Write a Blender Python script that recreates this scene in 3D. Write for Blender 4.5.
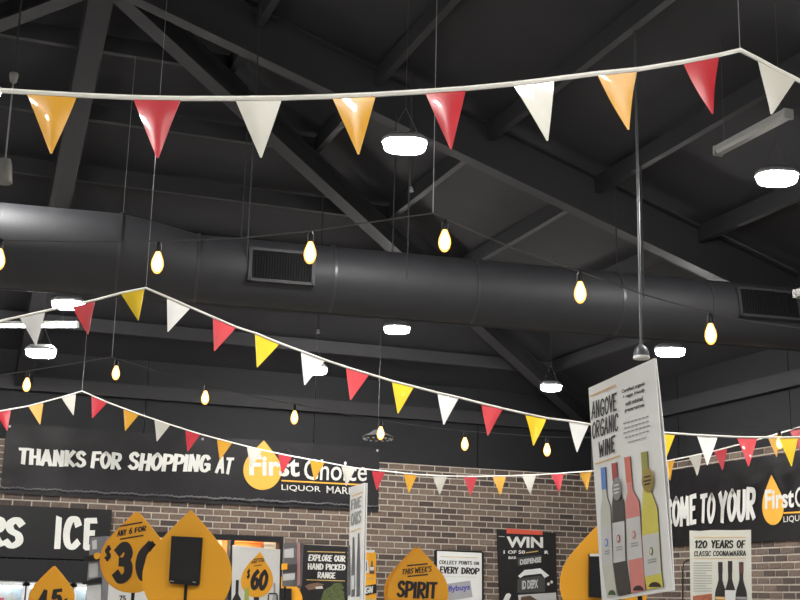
import bpy, bmesh, math, random
import numpy as np
from mathutils import Vector, Matrix
random.seed(7)
D = bpy.data
SC = bpy.context.scene
COL = SC.collection
for o in list(D.objects): D.objects.remove(o, do_unlink=True)

# ------------------------------------------------------------------ camera
FPX = 1254.9
YAW, PITCH, ROLL = 0.3496, 0.2325, 0.0245
CAMZ = 1.9
def basis():
    cy, sy, cp, sp = math.cos(YAW), math.sin(YAW), math.cos(PITCH), math.sin(PITCH)
    f = Vector((sy*cp, cy*cp, sp)); r = Vector((cy, -sy, 0)); u = r.cross(f)
    cr, sr = math.cos(ROLL), math.sin(ROLL)
    return f, r*cr+u*sr, r*(-sr)+u*cr
CF, CR, CU = basis()
C0 = Vector((0, 0, CAMZ))
cam = D.cameras.new('camera'); camo = D.objects.new('camera', cam); COL.objects.link(camo)
cam.sensor_width = 36; cam.lens = FPX/800*36; cam.clip_end = 200
mw = Matrix((CR, CU, -CF)).transposed().to_4x4(); mw.translation = C0
camo.matrix_world = mw
SC.camera = camo
# ------------------------------------------------------------------ world, exposure
wd = D.worlds.new('world'); SC.world = wd; wd.use_nodes = True
wd.node_tree.nodes['Background'].inputs[0].default_value = (0.5, 0.52, 0.56, 1)
wd.node_tree.nodes['Background'].inputs[1].default_value = 0.05
SC.view_settings.view_transform = 'Standard'; SC.view_settings.look = 'None'
SC.view_settings.gamma = 1; SC.view_settings.use_curve_mapping = False
SC.view_settings.exposure = 0.72
LED = 215.0            # radiance of the high bay lamp lenses

# ------------------------------------------------------------------ measuring helpers
def ray(x, y): return CF + CR*((x-400)/FPX) - CU*((y-300)/FPX)
def un(x, y, d): return C0 + ray(x, y)*d
def hz(x, y, z):
    v = ray(x, y); return C0 + v*((z-CAMZ)/v.z)
def proj(P):
    d = Vector(P)-C0; z = d.dot(CF)
    return (400+FPX*d.dot(CR)/z, 300-FPX*d.dot(CU)/z, z)
YB, XR, XL, YF = 17.16, 9.466, -7.53, -9.0
EZ = 4.46
AX, AY, AZ = 0.97, 10.557, 7.133
SB, SR = (AZ-EZ)/(YB-AY), (AZ-EZ)/(XR-AX)
def roofz(x, y): return min(EZ+(YB-y)*SB, EZ+(XR-x)*SR, EZ+(x-XL)*SR)

# ------------------------------------------------------------------ materials
MATS = {}
def mat(name, col, rough=.6, metal=0, var=.06, scale=8., bump=0., emit=0, emcol=None, spec=.5, transm=0, coat=0):
    if name in MATS: return MATS[name]
    m = D.materials.new(name); m.use_nodes = True; nt = m.node_tree; b = nt.nodes['Principled BSDF']
    b.inputs['Roughness'].default_value = rough; b.inputs['Metallic'].default_value = metal
    b.inputs['Specular IOR Level'].default_value = spec
    if coat: b.inputs['Coat Weight'].default_value = coat
    tc = nt.nodes.new('ShaderNodeTexCoord'); n = nt.nodes.new('ShaderNodeTexNoise')
    n.inputs['Scale'].default_value = scale; n.inputs['Detail'].default_value = 4
    nt.links.new(tc.outputs['Object'], n.inputs['Vector'])
    r = nt.nodes.new('ShaderNodeMapRange'); nt.links.new(n.outputs['Fac'], r.inputs['Value'])
    r.inputs['To Min'].default_value = 1-var*2; r.inputs['To Max'].default_value = 1+var*2
    mx = nt.nodes.new('ShaderNodeMix'); mx.data_type = 'RGBA'; mx.blend_type = 'MULTIPLY'
    mx.inputs['Factor'].default_value = 1; mx.inputs['A'].default_value = (*col, 1)
    nt.links.new(r.outputs['Result'], mx.inputs['B']); nt.links.new(mx.outputs['Result'], b.inputs['Base Color'])
    if bump:
        bp = nt.nodes.new('ShaderNodeBump'); bp.inputs['Strength'].default_value = bump; bp.inputs['Distance'].default_value = .02
        nt.links.new(n.outputs['Fac'], bp.inputs['Height']); nt.links.new(bp.outputs['Normal'], b.inputs['Normal'])
    if emit:
        b.inputs['Emission Color'].default_value = (*(emcol or col), 1); b.inputs['Emission Strength'].default_value = emit
    if transm: b.inputs['Transmission Weight'].default_value = transm
    MATS[name] = m
    return m
def glassmat(name, col, fac):
    m = D.materials.new(name); m.use_nodes = True; nt = m.node_tree
    nt.nodes.remove(nt.nodes['Principled BSDF'])
    out = nt.nodes['Material Output']; a = nt.nodes.new('ShaderNodeBsdfTransparent'); g = nt.nodes.new('ShaderNodeBsdfGlossy')
    g.inputs['Roughness'].default_value = .05; a.inputs['Color'].default_value = (*col, 1)
    x = nt.nodes.new('ShaderNodeMixShader'); x.inputs[0].default_value = fac
    nt.links.new(a.outputs[0], x.inputs[1]); nt.links.new(g.outputs[0], x.inputs[2]); nt.links.new(x.outputs[0], out.inputs[0])
    return m
def brickmat():
    m = D.materials.new('brick'); m.use_nodes = True; nt = m.node_tree; b = nt.nodes['Principled BSDF']
    b.inputs['Roughness'].default_value = .85
    oi = nt.nodes.new('ShaderNodeObjectInfo'); ge = nt.nodes.new('ShaderNodeNewGeometry')
    ad = nt.nodes.new('ShaderNodeMath'); ad.operation = 'ADD'
    nt.links.new(oi.outputs['Random'], ad.inputs[0]); nt.links.new(ge.outputs['Random Per Island'], ad.inputs[1])
    fr = nt.nodes.new('ShaderNodeMath'); fr.operation = 'FRACT'; nt.links.new(ad.outputs[0], fr.inputs[0])
    cr = nt.nodes.new('ShaderNodeValToRGB'); e = cr.color_ramp.elements
    e[0].position = 0; e[0].color = (.092, .066, .053, 1); e[1].position = 1; e[1].color = (.185, .138, .108, 1)
    for p, c in ((.2, (.055, .041, .036, 1)), (.4, (.135, .096, .073, 1)), (.6, (.165, .119, .090, 1)), (.8, (.105, .079, .065, 1))):
        k = cr.color_ramp.elements.new(p); k.color = c
    nt.links.new(fr.outputs[0], cr.inputs[0])
    n = nt.nodes.new('ShaderNodeTexNoise'); n.inputs['Scale'].default_value = 22; n.inputs['Detail'].default_value = 5
    tc = nt.nodes.new('ShaderNodeTexCoord'); nt.links.new(tc.outputs['Object'], n.inputs['Vector'])
    mx = nt.nodes.new('ShaderNodeMix'); mx.data_type = 'RGBA'; mx.blend_type = 'OVERLAY'; mx.inputs['Factor'].default_value = .5
    nt.links.new(cr.outputs[0], mx.inputs['A']); nt.links.new(n.outputs['Fac'], mx.inputs['B'])
    nt.links.new(mx.outputs['Result'], b.inputs['Base Color'])
    bp = nt.nodes.new('ShaderNodeBump'); bp.inputs['Distance'].default_value = .01; bp.inputs['Strength'].default_value = .5
    nt.links.new(n.outputs['Fac'], bp.inputs['Height']); nt.links.new(bp.outputs['Normal'], b.inputs['Normal'])
    return m
def emis(name, col, s):
    m = D.materials.new(name); m.use_nodes = True; nt = m.node_tree; b = nt.nodes['Principled BSDF']
    b.inputs['Base Color'].default_value = (.8, .8, .8, 1); b.inputs['Emission Color'].default_value = (*col, 1); b.inputs['Emission Strength'].default_value = s
    return m
M_brick = brickmat()
M_mortar = mat('mortar', (.46, .405, .345), .9, var=.15, scale=14, bump=.4)
M_clad = mat('cladding', (.0095, .010, .0122), .65, var=.08, scale=3, spec=.3)
M_roof = mat('roof_sheet', (.0135, .0132, .0158), .8, var=.15, scale=2.5)
M_steel = mat('painted_steel', (.0145, .014, .0165), .68, var=.1, scale=4)
M_duct = mat('duct_paint', (.024, .0245, .028), .6, metal=.2, var=.1, scale=5)
M_ductseam = mat('duct_seam', (.045, .045, .048), .4, metal=.4)
M_black = mat('black_plastic', (.010, .010, .012), .5, spec=.3)
M_blackprint = mat('black_print', (.016, .013, .013), .6)
M_wire = mat('wire_steel', (.30, .30, .31), .4, metal=.6)
M_darkwire = mat('cable_rubber', (.06, .06, .063), .5)
M_cord = mat('white_tape', (.80, .78, .72), .55)
M_floor = mat('polished_concrete', (.36, .35, .33), .5, var=.1, scale=1.5, bump=.05)
M_white = mat('white_board', (.80, .80, .77), .5, var=.02)
M_paper = mat('white_paper', (.70, .71, .69), .6, var=.02)
M_lampbody = mat('lamp_body', (.35, .35, .36), .4, metal=.5)
M_led = emis('led_lens', (1, .98, .95), LED)
M_tube = emis('fluorescent_tube', (1, .96, .86), 14)
M_batten = mat('batten_white', (.26, .255, .24), .5)
M_orange = mat('drop_orange', (.88, .40, .012), .5, var=.04, scale=3)
M_banner = mat('banner_vinyl', (.011, .0098, .0115), .5, var=.12, scale=5, bump=.3, spec=.28)
M_hem = mat('hem_painted_sheen', (.10, .10, .105), .3, var=.1, coat=.5)  # fold's sheen also put into the colour, far lighter than the banner vinyl
M_print = mat('white_print', (.68, .68, .64), .55, var=.03)
M_logo = mat('logo_orange', (.86, .42, .045), .5, var=.04)
M_greyprint = mat('grey_print', (.32, .32, .31), .6)
M_lightgrey = mat('light_grey_print', (.50, .50, .49), .6)
M_gold = mat('gold_print', (.55, .38, .13), .5)
M_red = mat('pennant_red', (.52, .025, .035), .3, var=.05, coat=.4)
M_red3 = mat('shaded_red', (.36, .018, .03), .4)  # far bunting: darker copies of the near pennants, dimmer light put into colour
M_yel3 = mat('shaded_yellow', (.46, .23, .014), .4)
M_wht3 = mat('shaded_white', (.38, .365, .32), .5)
M_lemon = mat('pennant_lit_lemon', (.90, .62, .012), .32, var=.05, coat=.3)  # middle bunting: lemon hue, with its stronger light put into the lighter colours
M_bwhite = mat('pennant_lit_white', (.88, .88, .85), .4, var=.03, coat=.2)
M_rose = mat('pennant_lit_red', (.72, .065, .08), .3, var=.05, coat=.4)
M_yellow = mat('pennant_yellow', (.70, .34, .012), .32, var=.05, coat=.3)
M_pwhite = mat('pennant_white', (.60, .58, .50), .4, var=.03, coat=.2)

# ------------------------------------------------------------------ object helpers
def tag(o, label=None, cat=None, group=None, kind=None):
    if label: o['label'] = label
    if cat: o['category'] = cat
    if group: o['group'] = group
    if kind: o['kind'] = kind
    return o
def link(name, me, m, parent=None):
    if m and not me.materials: me.materials.append(m)
    o = D.objects.new(name, me); COL.objects.link(o)
    if parent: o.parent = parent
    return o
def empty(name, loc, rz=0, ry=0, rx=0):
    o = D.objects.new(name, None); COL.objects.link(o); o.empty_display_size = .1
    o.location = loc; o.rotation_euler = (rx, ry, rz)
    return o
class MB:
    def __init__(s): s.v = []; s.f = []
    def add(s, vs, fs):
        n = len(s.v); s.v += [tuple(v) for v in vs]; s.f += [tuple(i+n for i in f) for f in fs]; return s
    def box(s, a, b):
        x0, y0, z0 = a; x1, y1, z1 = b
        vs = [(x0,y0,z0),(x1,y0,z0),(x1,y1,z0),(x0,y1,z0),(x0,y0,z1),(x1,y0,z1),(x1,y1,z1),(x0,y1,z1)]
        return s.add(vs, [(0,3,2,1),(4,5,6,7),(0,1,5,4),(1,2,6,5),(2,3,7,6),(3,0,4,7)])
    def prism(s, pts, y0, y1):           # outline in XZ, from front y0 to back y1
        n = len(pts)
        vs = [(x, y0, z) for x, z in pts]+[(x, y1, z) for x, z in pts]
        fs = [tuple(range(n)), tuple(range(2*n-1, n-1, -1))]+[(i, i+n, (i+1) % n+n, (i+1) % n) for i in range(n)]
        return s.add(vs, fs)
    def tube(s, pts, r, n=6, cap=True):
        pts = [Vector(p) for p in pts]; rings = []
        for i, p in enumerate(pts):
            t = (pts[min(i+1, len(pts)-1)]-pts[max(i-1, 0)]).normalized()
            a = t.cross(Vector((0, 0, 1)))
            if a.length < .05: a = t.cross(Vector((1, 0, 0)))
            a.normalize(); b = t.cross(a)
            rr = r[i] if isinstance(r, (list, tuple)) else r
            rings.append([p+(a*math.cos(2*math.pi*k/n)+b*math.sin(2*math.pi*k/n))*rr for k in range(n)])
        vs = [v for g in rings for v in g]; fs = []
        for i in range(len(pts)-1):
            for k in range(n): fs.append((i*n+k, i*n+(k+1) % n, (i+1)*n+(k+1) % n, (i+1)*n+k))
        if cap: fs += [tuple(range(n-1, -1, -1)), tuple(range((len(pts)-1)*n, len(pts)*n))]
        return s.add(vs, fs)
    def lathe(s, prof, n=16, c=(0, 0, 0), sx=1, sy=1):
        vs = []; fs = []
        for r, z in prof:
            for k in range(n):
                a = 2*math.pi*k/n; vs.append((c[0]+r*math.cos(a)*sx, c[1]+r*math.sin(a)*sy, c[2]+z))
        for i in range(len(prof)-1):
            for k in range(n): fs.append((i*n+k, i*n+(k+1) % n, (i+1)*n+(k+1) % n, (i+1)*n+k))
        fs += [tuple(range(n-1, -1, -1)), tuple(range((len(prof)-1)*n, len(prof)*n))]
        return s.add(vs, fs)
    def bar(s, a, b, w, h, up=(0, 0, 1)):    # rectangular bar from a to b, its bottom face centred on the line
        a, b, up = Vector(a), Vector(b), Vector(up); t = (b-a).normalized(); x = t.cross(up).normalized(); z = x.cross(t)
        vs = [p+x*(w/2*i)+z*(h*j) for p in (a, b) for i, j in ((-1, 0), (1, 0), (1, 1), (-1, 1))]
        return s.add(vs, [(3,2,1,0),(4,5,6,7),(0,1,5,4),(1,2,6,5),(2,3,7,6),(3,0,4,7)])
    def mesh(s, name, m=None, smooth=False):
        me = D.meshes.new(name); me.from_pydata(s.v, [], s.f); me.update()
        bm = bmesh.new(); bm.from_mesh(me); bmesh.ops.recalc_face_normals(bm, faces=bm.faces); bm.to_mesh(me); bm.free()
        if m: me.materials.append(m)
        if smooth:
            me.shade_smooth()
            me.set_sharp_from_angle(angle=math.radians(40))
        return me
    def build(s, name, m, parent=None, smooth=False): return link(name, s.mesh(name, m, smooth), None, parent)
def structure(o): o['kind'] = 'structure'; return o

# ------------------------------------------------------------------ lettering
L, S = 'l', 's'
GL = {
'A': (.56, [(L, (0,0),(.27,1),(.52,0)), (L, (.1,.32),(.44,.35))]),
'B': (.52, [(L, (.06,0),(.06,1)), (S, (.06,1),(.4,.9),(.38,.6),(.06,.53)), (S, (.06,.53),(.5,.42),(.46,.1),(.06,0))]),
'C': (.52, [(S, (.48,.80),(.38,.98),(.16,.92),(.04,.52),(.1,.12),(.3,0),(.5,.17))]),
'D': (.54, [(L, (.06,0),(.06,1)), (S, (.06,1),(.4,.85),(.5,.5),(.38,.12),(.06,0))]),
'E': (.48, [(L, (.46,1),(.06,.98),(.06,0),(.46,.02)), (L, (.06,.52),(.38,.54))]),
'F': (.46, [(L, (.46,1),(.06,.98),(.06,0)), (L, (.06,.52),(.38,.54))]),
'G': (.54, [(S, (.48,.82),(.36,.98),(.16,.92),(.04,.52),(.1,.12),(.3,0),(.5,.16)), (L, (.5,.12),(.5,.44),(.3,.44))]),
'H': (.54, [(L, (.06,0),(.06,1)), (L, (.48,0),(.48,1)), (L, (.06,.48),(.48,.52))]),
'I': (.14, [(L, (.07,0),(.07,1))]),
'J': (.4, [(S, (.34,1),(.34,.3),(.2,0),(.02,.14))]),
'K': (.52, [(L, (.06,0),(.06,1)), (L, (.46,1),(.1,.46),(.5,0))]),
'L': (.44, [(L, (.06,1),(.06,0),(.44,.02))]),
'M': (.70, [(L, (.04,0),(.1,1),(.35,.3),(.6,1),(.66,0))]),
'N': (.54, [(L, (.06,0),(.06,1),(.46,0),(.48,1))]),
'O': (.54, [(S, (.27,1),(.06,.75),(.04,.35),(.25,0),(.48,.3),(.5,.72),(.27,1))]),
'P': (.5, [(L, (.06,0),(.06,1)), (S, (.06,1),(.45,.92),(.43,.55),(.06,.45))]),
'R': (.52, [(L, (.06,0),(.06,1)), (S, (.06,1),(.45,.92),(.43,.58),(.06,.48)), (L, (.2,.46),(.5,0))]),
'S': (.48, [(S, (.45,.84),(.28,1),(.07,.82),(.15,.58),(.4,.42),(.45,.16),(.22,0),(.03,.16))]),
'T': (.5, [(L, (0,.98),(.5,1)), (L, (.25,1),(.24,0))]),
'U': (.52, [(S, (.06,1),(.05,.3),(.25,0),(.46,.3),(.47,1))]),
'V': (.5, [(L, (.02,1),(.25,0),(.5,1))]),
'W': (.74, [(L, (.02,1),(.17,0),(.37,.72),(.58,0),(.73,1))]),
'X': (.5, [(L, (.02,1),(.5,0)), (L, (.48,1),(.02,0))]),
'Y': (.5, [(L, (.02,1),(.25,.48),(.5,1)), (L, (.25,.5),(.22,0))]),
'0': (.54, [(S, (.3,1),(.08,.75),(.04,.35),(.22,0),(.46,.28),(.5,.72),(.3,1))]),
'1': (.3, [(L, (.03,.8),(.2,1),(.2,0))]),
'2': (.5, [(S, (.05,.8),(.25,1),(.47,.78),(.3,.4),(.03,0)), (L, (.03,.01),(.5,.03))]),
'3': (.5, [(S, (.05,.84),(.28,1),(.46,.78),(.36,.58),(.18,.53)), (S, (.18,.53),(.45,.45),(.47,.15),(.22,0),(.03,.17))]),
'4': (.54, [(L, (.38,0),(.38,1),(.02,.3),(.54,.32))]),
'5': (.5, [(L, (.47,1),(.1,1),(.06,.55)), (S, (.06,.55),(.35,.62),(.48,.32),(.33,.03),(.03,.08))]),
'6': (.5, [(S, (.44,.98),(.17,.72),(.04,.32),(.2,0),(.45,.15),(.42,.48),(.2,.52),(.06,.32))]),
'$': (.46, [(S, (.42,.76),(.27,.88),(.07,.74),(.15,.55),(.37,.42),(.42,.2),(.22,.1),(.03,.22)), (L, (.26,1),(.22,0))]),
"'": (.12, [(L, (.08,1),(.04,.78))]), '-': (.34, [(L, (.04,.45),(.3,.47))]), ' ': (.28, []),
}
def catmull(p, n=5):
    q = []
    for i in range(len(p)-1):
        p0, p1, p2, p3 = p[max(i-1, 0)], p[i], p[i+1], p[min(i+2, len(p)-1)]
        for k in range(n):
            t = k/n
            q.append(tuple(.5*((2*p1[j])+(-p0[j]+p2[j])*t+(2*p0[j]-5*p1[j]+4*p2[j]-p3[j])*t*t+(-p0[j]+3*p1[j]-3*p2[j]+p3[j])*t**3) for j in (0, 1)))
    q.append(p[-1]); return q
def brush(text, thick=.17, gap=.15):
    """brush capitals as flat strokes; returns 2D verts, faces, width"""
    V = []; Fc = []; lay_ = []; x = 0; rnd = random.Random(len(text)*7+3)
    for ch in text:
        w, st = GL[ch]; ns = 0
        sl = rnd.uniform(.02, .1); dz = rnd.uniform(-.03, .03)
        for s in st:
            pts = list(s[1:])
            if s[0] == S: pts = catmull(pts)
            pts = [(px+x+sl*pz, pz+dz) for px, pz in pts]
            segs = [pts] if s[0] == S else [pts[i:i+2] for i in range(len(pts)-1)]
            for g in segs:
                n0 = len(V); m = len(g)
                for i, q in enumerate(g):
                    a = g[max(i-1, 0)]; b = g[min(i+1, m-1)]; dx, dy = b[0]-a[0], b[1]-a[1]; l = math.hypot(dx, dy) or 1
                    dx /= l; dy /= l
                    h = thick/2*(.72+.28*abs(dy))*(1-.12*i/m)
                    ex = (-thick*.3 if i == 0 else thick*.3 if i == m-1 else 0)
                    V.append((q[0]-dy*h+dx*ex, q[1]+dx*h+dy*ex)); V.append((q[0]+dy*h+dx*ex*.7, q[1]-dx*h+dy*ex*.7))
                for i in range(m-1): Fc.append((n0+2*i, n0+2*i+1, n0+2*i+3, n0+2*i+2))
                lay_ += [ns % 5]*(2*m); ns += 1
        x += w+gap
    return V, Fc, lay_
def sans(text, bold=.0):
    cu = D.curves.new('lettering', 'FONT'); cu.body = text; cu.size = 1; cu.offset = bold; cu.resolution_u = 3; cu.fill_mode = 'FRONT'
    o = D.objects.new('lettering', cu); COL.objects.link(o)
    me = D.meshes.new_from_object(o.evaluated_get(bpy.context.evaluated_depsgraph_get()))
    V = [(v.co.x, v.co.y) for v in me.vertices]; Fc = [tuple(p.vertices) for p in me.polygons]
    D.objects.remove(o); D.curves.remove(cu); D.meshes.remove(me)
    return V, Fc
def fit(vf, quad, y):
    """stretch flat lettering into the quad (bottom left, bottom right, top left) given in local x, z"""
    V, Fc = vf[:2]; ly = vf[2] if len(vf) > 2 else [0]*len(V); a = np.array(V); lo, hi = a.min(0), a.max(0); n = (a-lo)/(hi-lo)
    bl, br, tl = [np.array(q) for q in quad]
    p = bl+n[:, :1]*(br-bl)+n[:, 1:]*(tl-bl)
    return MB().add([(q[0], y-.0012*k, q[1]) for q, k in zip(p, ly)], Fc)
def text(parent, vf, quad, m, y, name='lettering'):
    return fit(vf, quad, y).build(name, m, parent)
class Plane:
    """a flat sign: root empty with local x along its width, z up, front face towards -y; px() measures a photo point on its plane"""
    def __init__(s, name, c, rz, ry=0, rx=0):
        s.root = empty(name, c, rz, ry, rx)
        s.M = Matrix.LocRotScale(Vector(c), s.root.rotation_euler, None); s.I = s.M.inverted()
    def px(s, x, y):
        o = s.I @ C0; d = (s.I.to_3x3() @ ray(x, y)); t = -o.y/d.y; p = o+d*t
        return (p.x, p.z)
    def quad(s, bl, br, tl): return [s.px(*bl), s.px(*br), s.px(*tl)]
    def brush(s, t, bl, br, tl, m, y, thick=.17, gap=.15): return text(s.root, brush(t, thick, gap), s.quad(bl, br, tl), m, y)
    def sans(s, t, bl, br, tl, m, y, bold=0.): return text(s.root, sans(t, bold), s.quad(bl, br, tl), m, y)
    def poly(s, pts, m, y, name, th=None):
        q = [s.px(*p) for p in pts]
        mb = MB()
        if th: mb.prism(q, y, y+th)
        else: mb.add([(a, y, b) for a, b in q], [tuple(range(len(q)))])
        return mb.build(name, m, s.root)

# ================================================================== THE BUILDING
floor = MB().box((XL-.3, YF-.3, -.1), (XR+.3, YB+.3, 0)).build('floor', M_floor); structure(floor)
# window opening in the back wall
WX0, WX1, WZ1, WZ0 = 2.50, 4.62, 2.675, 1.05
BT = 3.79
back = MB()
for a, b in (((XL, YB, 0), (WX0, YB+.25, BT)), ((WX1, YB, 0), (XR+.3, YB+.25, BT)), ((WX0, YB, WZ1), (WX1, YB+.25, BT)), ((WX0, YB, 0), (WX1, YB+.25, WZ0)), ((XL, YB+.04, BT), (XR+.3, YB+.25, 5.1))):
    back.box(a, b)
wall_back = structure(back.build('wall_back', M_mortar))
wall_right = structure(MB().box((XR, YF, 0), (XR+.25, YB+.04, BT)).box((XR+.04, YF, BT), (XR+.25, YB+.04, 5.1)).build('wall_right', M_mortar))
wall_left = structure(MB().box((XL-.25, YF, 0), (XL, YB, 5.1)).build('wall_left', M_clad))
fw = MB().prism([(XL-.25, 0), (XR+.25, 0), (XR+.25, 5.0), (AX, 7.75), (XL-.25, 5.0)], YF-.25, YF)
wall_front = structure(fw.build('wall_front', M_clad))

# ---- bricks: those that show largest are parts, the rest one stuff part
def brick_mesh(w, name='brick'):
    h, d, c = .068, .03, .003
    mb = MB()
    vs = [(0, 0, 0), (w, 0, 0), (w, 0, h), (0, 0, h), (0, d, 0), (w, d, 0), (w, d, h), (0, d, h),
          (c, -c, c), (w-c, -c, c), (w-c, -c, h-c), (c, -c, h-c)]
    fs = [(8, 9, 10, 11), (0, 1, 9, 8), (1, 2, 10, 9), (2, 3, 11, 10), (3, 0, 8, 11), (0, 4, 5, 1), (1, 5, 6, 2), (2, 6, 7, 3), (3, 7, 4, 0)]
    mb.add(vs, fs); return mb
BMESH = {}
def lay(parent, u0, u1, to3, rotz, holes, covers):
    cand = []
    rnd = random.Random(3)
    rows = int(BT/.086)
    for r in range(rows):
        z = BT-.081-.086*r
        u = u0-(.12 if r % 2 else 0)
        while u < u1:
            a, b = max(u, u0), min(u+.222, u1)
            for (hx0, hx1, hz0, hz1) in holes:
                if z+.076 > hz0 and z < hz1:
                    if a < hx1 and b > hx0:
                        if a < hx0: b = min(b, hx0)
                        elif b > hx1: a = max(a, hx1)
                        else: a = b
            if b-a > .03:
                w = round(b-a, 3); P = to3((a+b)/2, z+.038)
                x, y, d = proj(P)
                vis = d > 1 and -4 < x < 804 and 0 < y < 604
                if vis and any(c[0] < x < c[1] and c[2] < y < c[3] for c in covers): vis = False
                cand.append((d if vis else 1e3+d, a, z, w))
            u += .24
    cand.sort()
    rest = MB(); k = 0
    for d, a, z, w in cand:
        off = rnd.uniform(-.002, .003)
        if d < 900 and k < 300:
            if w not in BMESH: BMESH[w] = brick_mesh(w).mesh('brick', M_brick)
            o = link('brick', BMESH[w], None, parent); p = to3(a, z); n = Vector((0, -1, 0)) if rotz == 0 else Vector((-1, 0, 0))
            o.location = p+n*(.006+off); o.rotation_euler = (0, 0, rotz); k += 1
        else:
            b = brick_mesh(w); rot = Matrix.Rotation(rotz, 4, 'Z'); p = to3(a, z); n = Vector((0, -1, 0)) if rotz == 0 else Vector((-1, 0, 0))
            rest.add([rot @ Vector(v)+p+n*(.006+off) for v in b.v], b.f)
    o = rest.build('brickwork', M_brick, parent); o['kind'] = 'stuff'
    print('bricks', k, len(cand))
lay(wall_back, XL, XR, lambda u, z: Vector((u, YB, z)), 0, [(WX0-.02, WX1+.02, WZ0, WZ1)],
    [(0, 378, 400, 509), (-5, 112, 505, 610), (142, 228, 530, 610), (497, 556, 529, 610), (435, 484, 550, 610), (301, 365, 546, 610), (597, 700, 300, 610), (92, 170, 535, 610), (392, 444, 565, 610)])
lay(wall_right, 0, YB-YF, lambda u, z: Vector((XR, YB-u, z)), -math.pi/2, [],
    [(585, 671, 300, 610), (691, 751, 530, 610), (660, 800, 472, 541)])
# ---- cladding panels above the brick
xs = [XL, -4.6, -2.2, .2, 2.6, 5.0, 7.55, XR]
for a, b in zip(xs[:-1], xs[1:]):
    MB().box((a+.006, YB+.005, BT+.004), (b-.006, YB+.05, 5.0)).build('cladding_panel', M_clad, wall_back)
y = YB
for n in range(11):
    a, b = y, y-2.42
    MB().box((XR+.005, b+.006, BT+.004), (XR+.05, a-.006, 5.0)).build('cladding_panel', M_clad, wall_right)
    y -= 2.42
MB().box((XL, YB-.10, 4.44), (XR, YB+.02, 4.62)).build('eave_beam', M_steel, wall_back)
MB().box((XR-.10, YF, 4.43), (XR+.02, YB-.1, 4.62)).build('eave_beam', M_steel, wall_right)
# ---- hip roof
RO = .52
def rp(x, y, o=RO): return (x, y, roofz(x, y)+o)
ce = MB()
q = [rp(XL, YB), rp(XR, YB), (AX, AY, AZ+RO), rp(XL, YF), rp(XR, YF), (AX, YF, AZ+RO)]
ce.add(q, [(0, 1, 2), (1, 4, 5, 2), (0, 2, 5, 3)])
q2 = [(a, b, c+.06) for a, b, c in q]
ce.add(q2, [(2, 1, 0), (2, 5, 4, 1), (3, 5, 2, 0)])
ceiling = structure(ce.build('ceiling', M_roof))
nt = M_roof.node_tree      # ribs of the roof sheeting
wv = nt.nodes.new('ShaderNodeTexWave'); wv.inputs['Scale'].default_value = 1.6; wv.bands_direction = 'DIAGONAL'
def ibeam(name, a, b, depth, fl, tf=.022, tw=.014):
    a, b = Vector(a), Vector(b); mb = MB()
    up = Vector((0, 0, 1)); t = (b-a).normalized(); x = t.cross(up).normalized(); z = x.cross(t)
    mb.bar(a, b, fl, tf); mb.bar(a+z*tf, b+z*tf, tw, depth-2*tf); mb.bar(a+z*(depth-tf), b+z*(depth-tf), fl, tf)
    return mb.build(name, M_steel, ceiling)
A = (AX, AY, AZ)
ibeam('rafter', A, (XR-.05, AY, EZ), .44, .16)
ibeam('rafter', A, (XL+.05, AY, EZ), .44, .16)
ibeam('rafter', A, (AX, YB-.05, EZ), .24, .22)
ibeam('hip_rafter', A, (XR-.05, YB-.05, EZ), .24, .17)
ibeam('hip_rafter', A, (XL+.05, YB-.05, EZ), .24, .17)
for y in (5.4, .2, -5.0):
    ibeam('rafter', (AX, y, AZ), (XR-.05, y, EZ), .44, .16); ibeam('rafter', (AX, y, AZ), (XL+.05, y, EZ), .44, .16)
MB().bar((AX, AY, AZ+.24), (AX, YF, AZ+.24), .1, .2).build('ridge_purlin', M_steel, ceiling)
for k in range(1, 7):
    f = k/7.2
    yy = YB-(YB-AY)*f; xr = XR-(XR-AX)*f; xl = XL-(XL-AX)*f; z = EZ+(AZ-EZ)*f+.30
    MB().bar((xl, yy, z), (xr, yy, z), .07, .17).build('purlin', M_steel, ceiling)
    MB().bar((xr, yy, z), (xr, YF, z), .07, .17).build('purlin', M_steel, ceiling)
    MB().bar((xl, yy, z), (xl, YF, z), .07, .17).build('purlin', M_steel, ceiling)

# ---- lit room behind the window in the brick wall
MB().box((WX0, YB-.02, WZ1-.07), (WX1, YB+.2, WZ1)).build('frame_head', M_black, None)
w1 = D.objects['frame_head']; w1.name = 'window_1'; structure(w1)
for x in (WX0, 3.14, 3.88, WX1-.05):
    MB().box((x, YB-.02, WZ0), (x+.05, YB+.2, WZ1-.07)).build('mullion', M_black, w1)
MB().box((WX0, YB-.02, WZ0), (WX1, YB+.2, WZ0+.06)).build('sill', M_black, w1)
M_pane = glassmat('window_glass', (.93, .95, .95), .06)
for a, b in ((WX0+.05, 3.14), (3.19, 3.88), (3.93, WX1-.05)):
    MB().box((a, YB+.08, WZ0+.06), (b, YB+.088, WZ1-.07)).build('pane', M_pane, w1)
M_room = mat('room_paint', (.75, .62, .45), .7)
rm = MB()
rm.box((WX0-.3, YB+1.3, .9), (WX1+.5, YB+1.36, 2.9)).box((WX0-.3, YB+.26, 2.84), (WX1+.5, YB+1.36, 2.9)).box((WX0-.3, YB+.26, .9), (WX1+.5, YB+1.36, .96))
rm.box((WX0-.36, YB+.26, .9), (WX0-.3, YB+1.36, 2.9)).box((WX1+.5, YB+.26, .9), (WX1+.56, YB+1.36, 2.9))
structure(rm.build('wall_storeroom', M_room))
M_roomlamp = emis('storeroom_lamp', (1, .93, .8), 18)
o = MB().box((2.9, YB+.55, 2.78), (4.4, YB+.75, 2.84)).build('ceiling_lamp', M_roomlamp)
tag(o, 'long lit ceiling lamp in the room behind the brick wall window', 'lamp')
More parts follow.
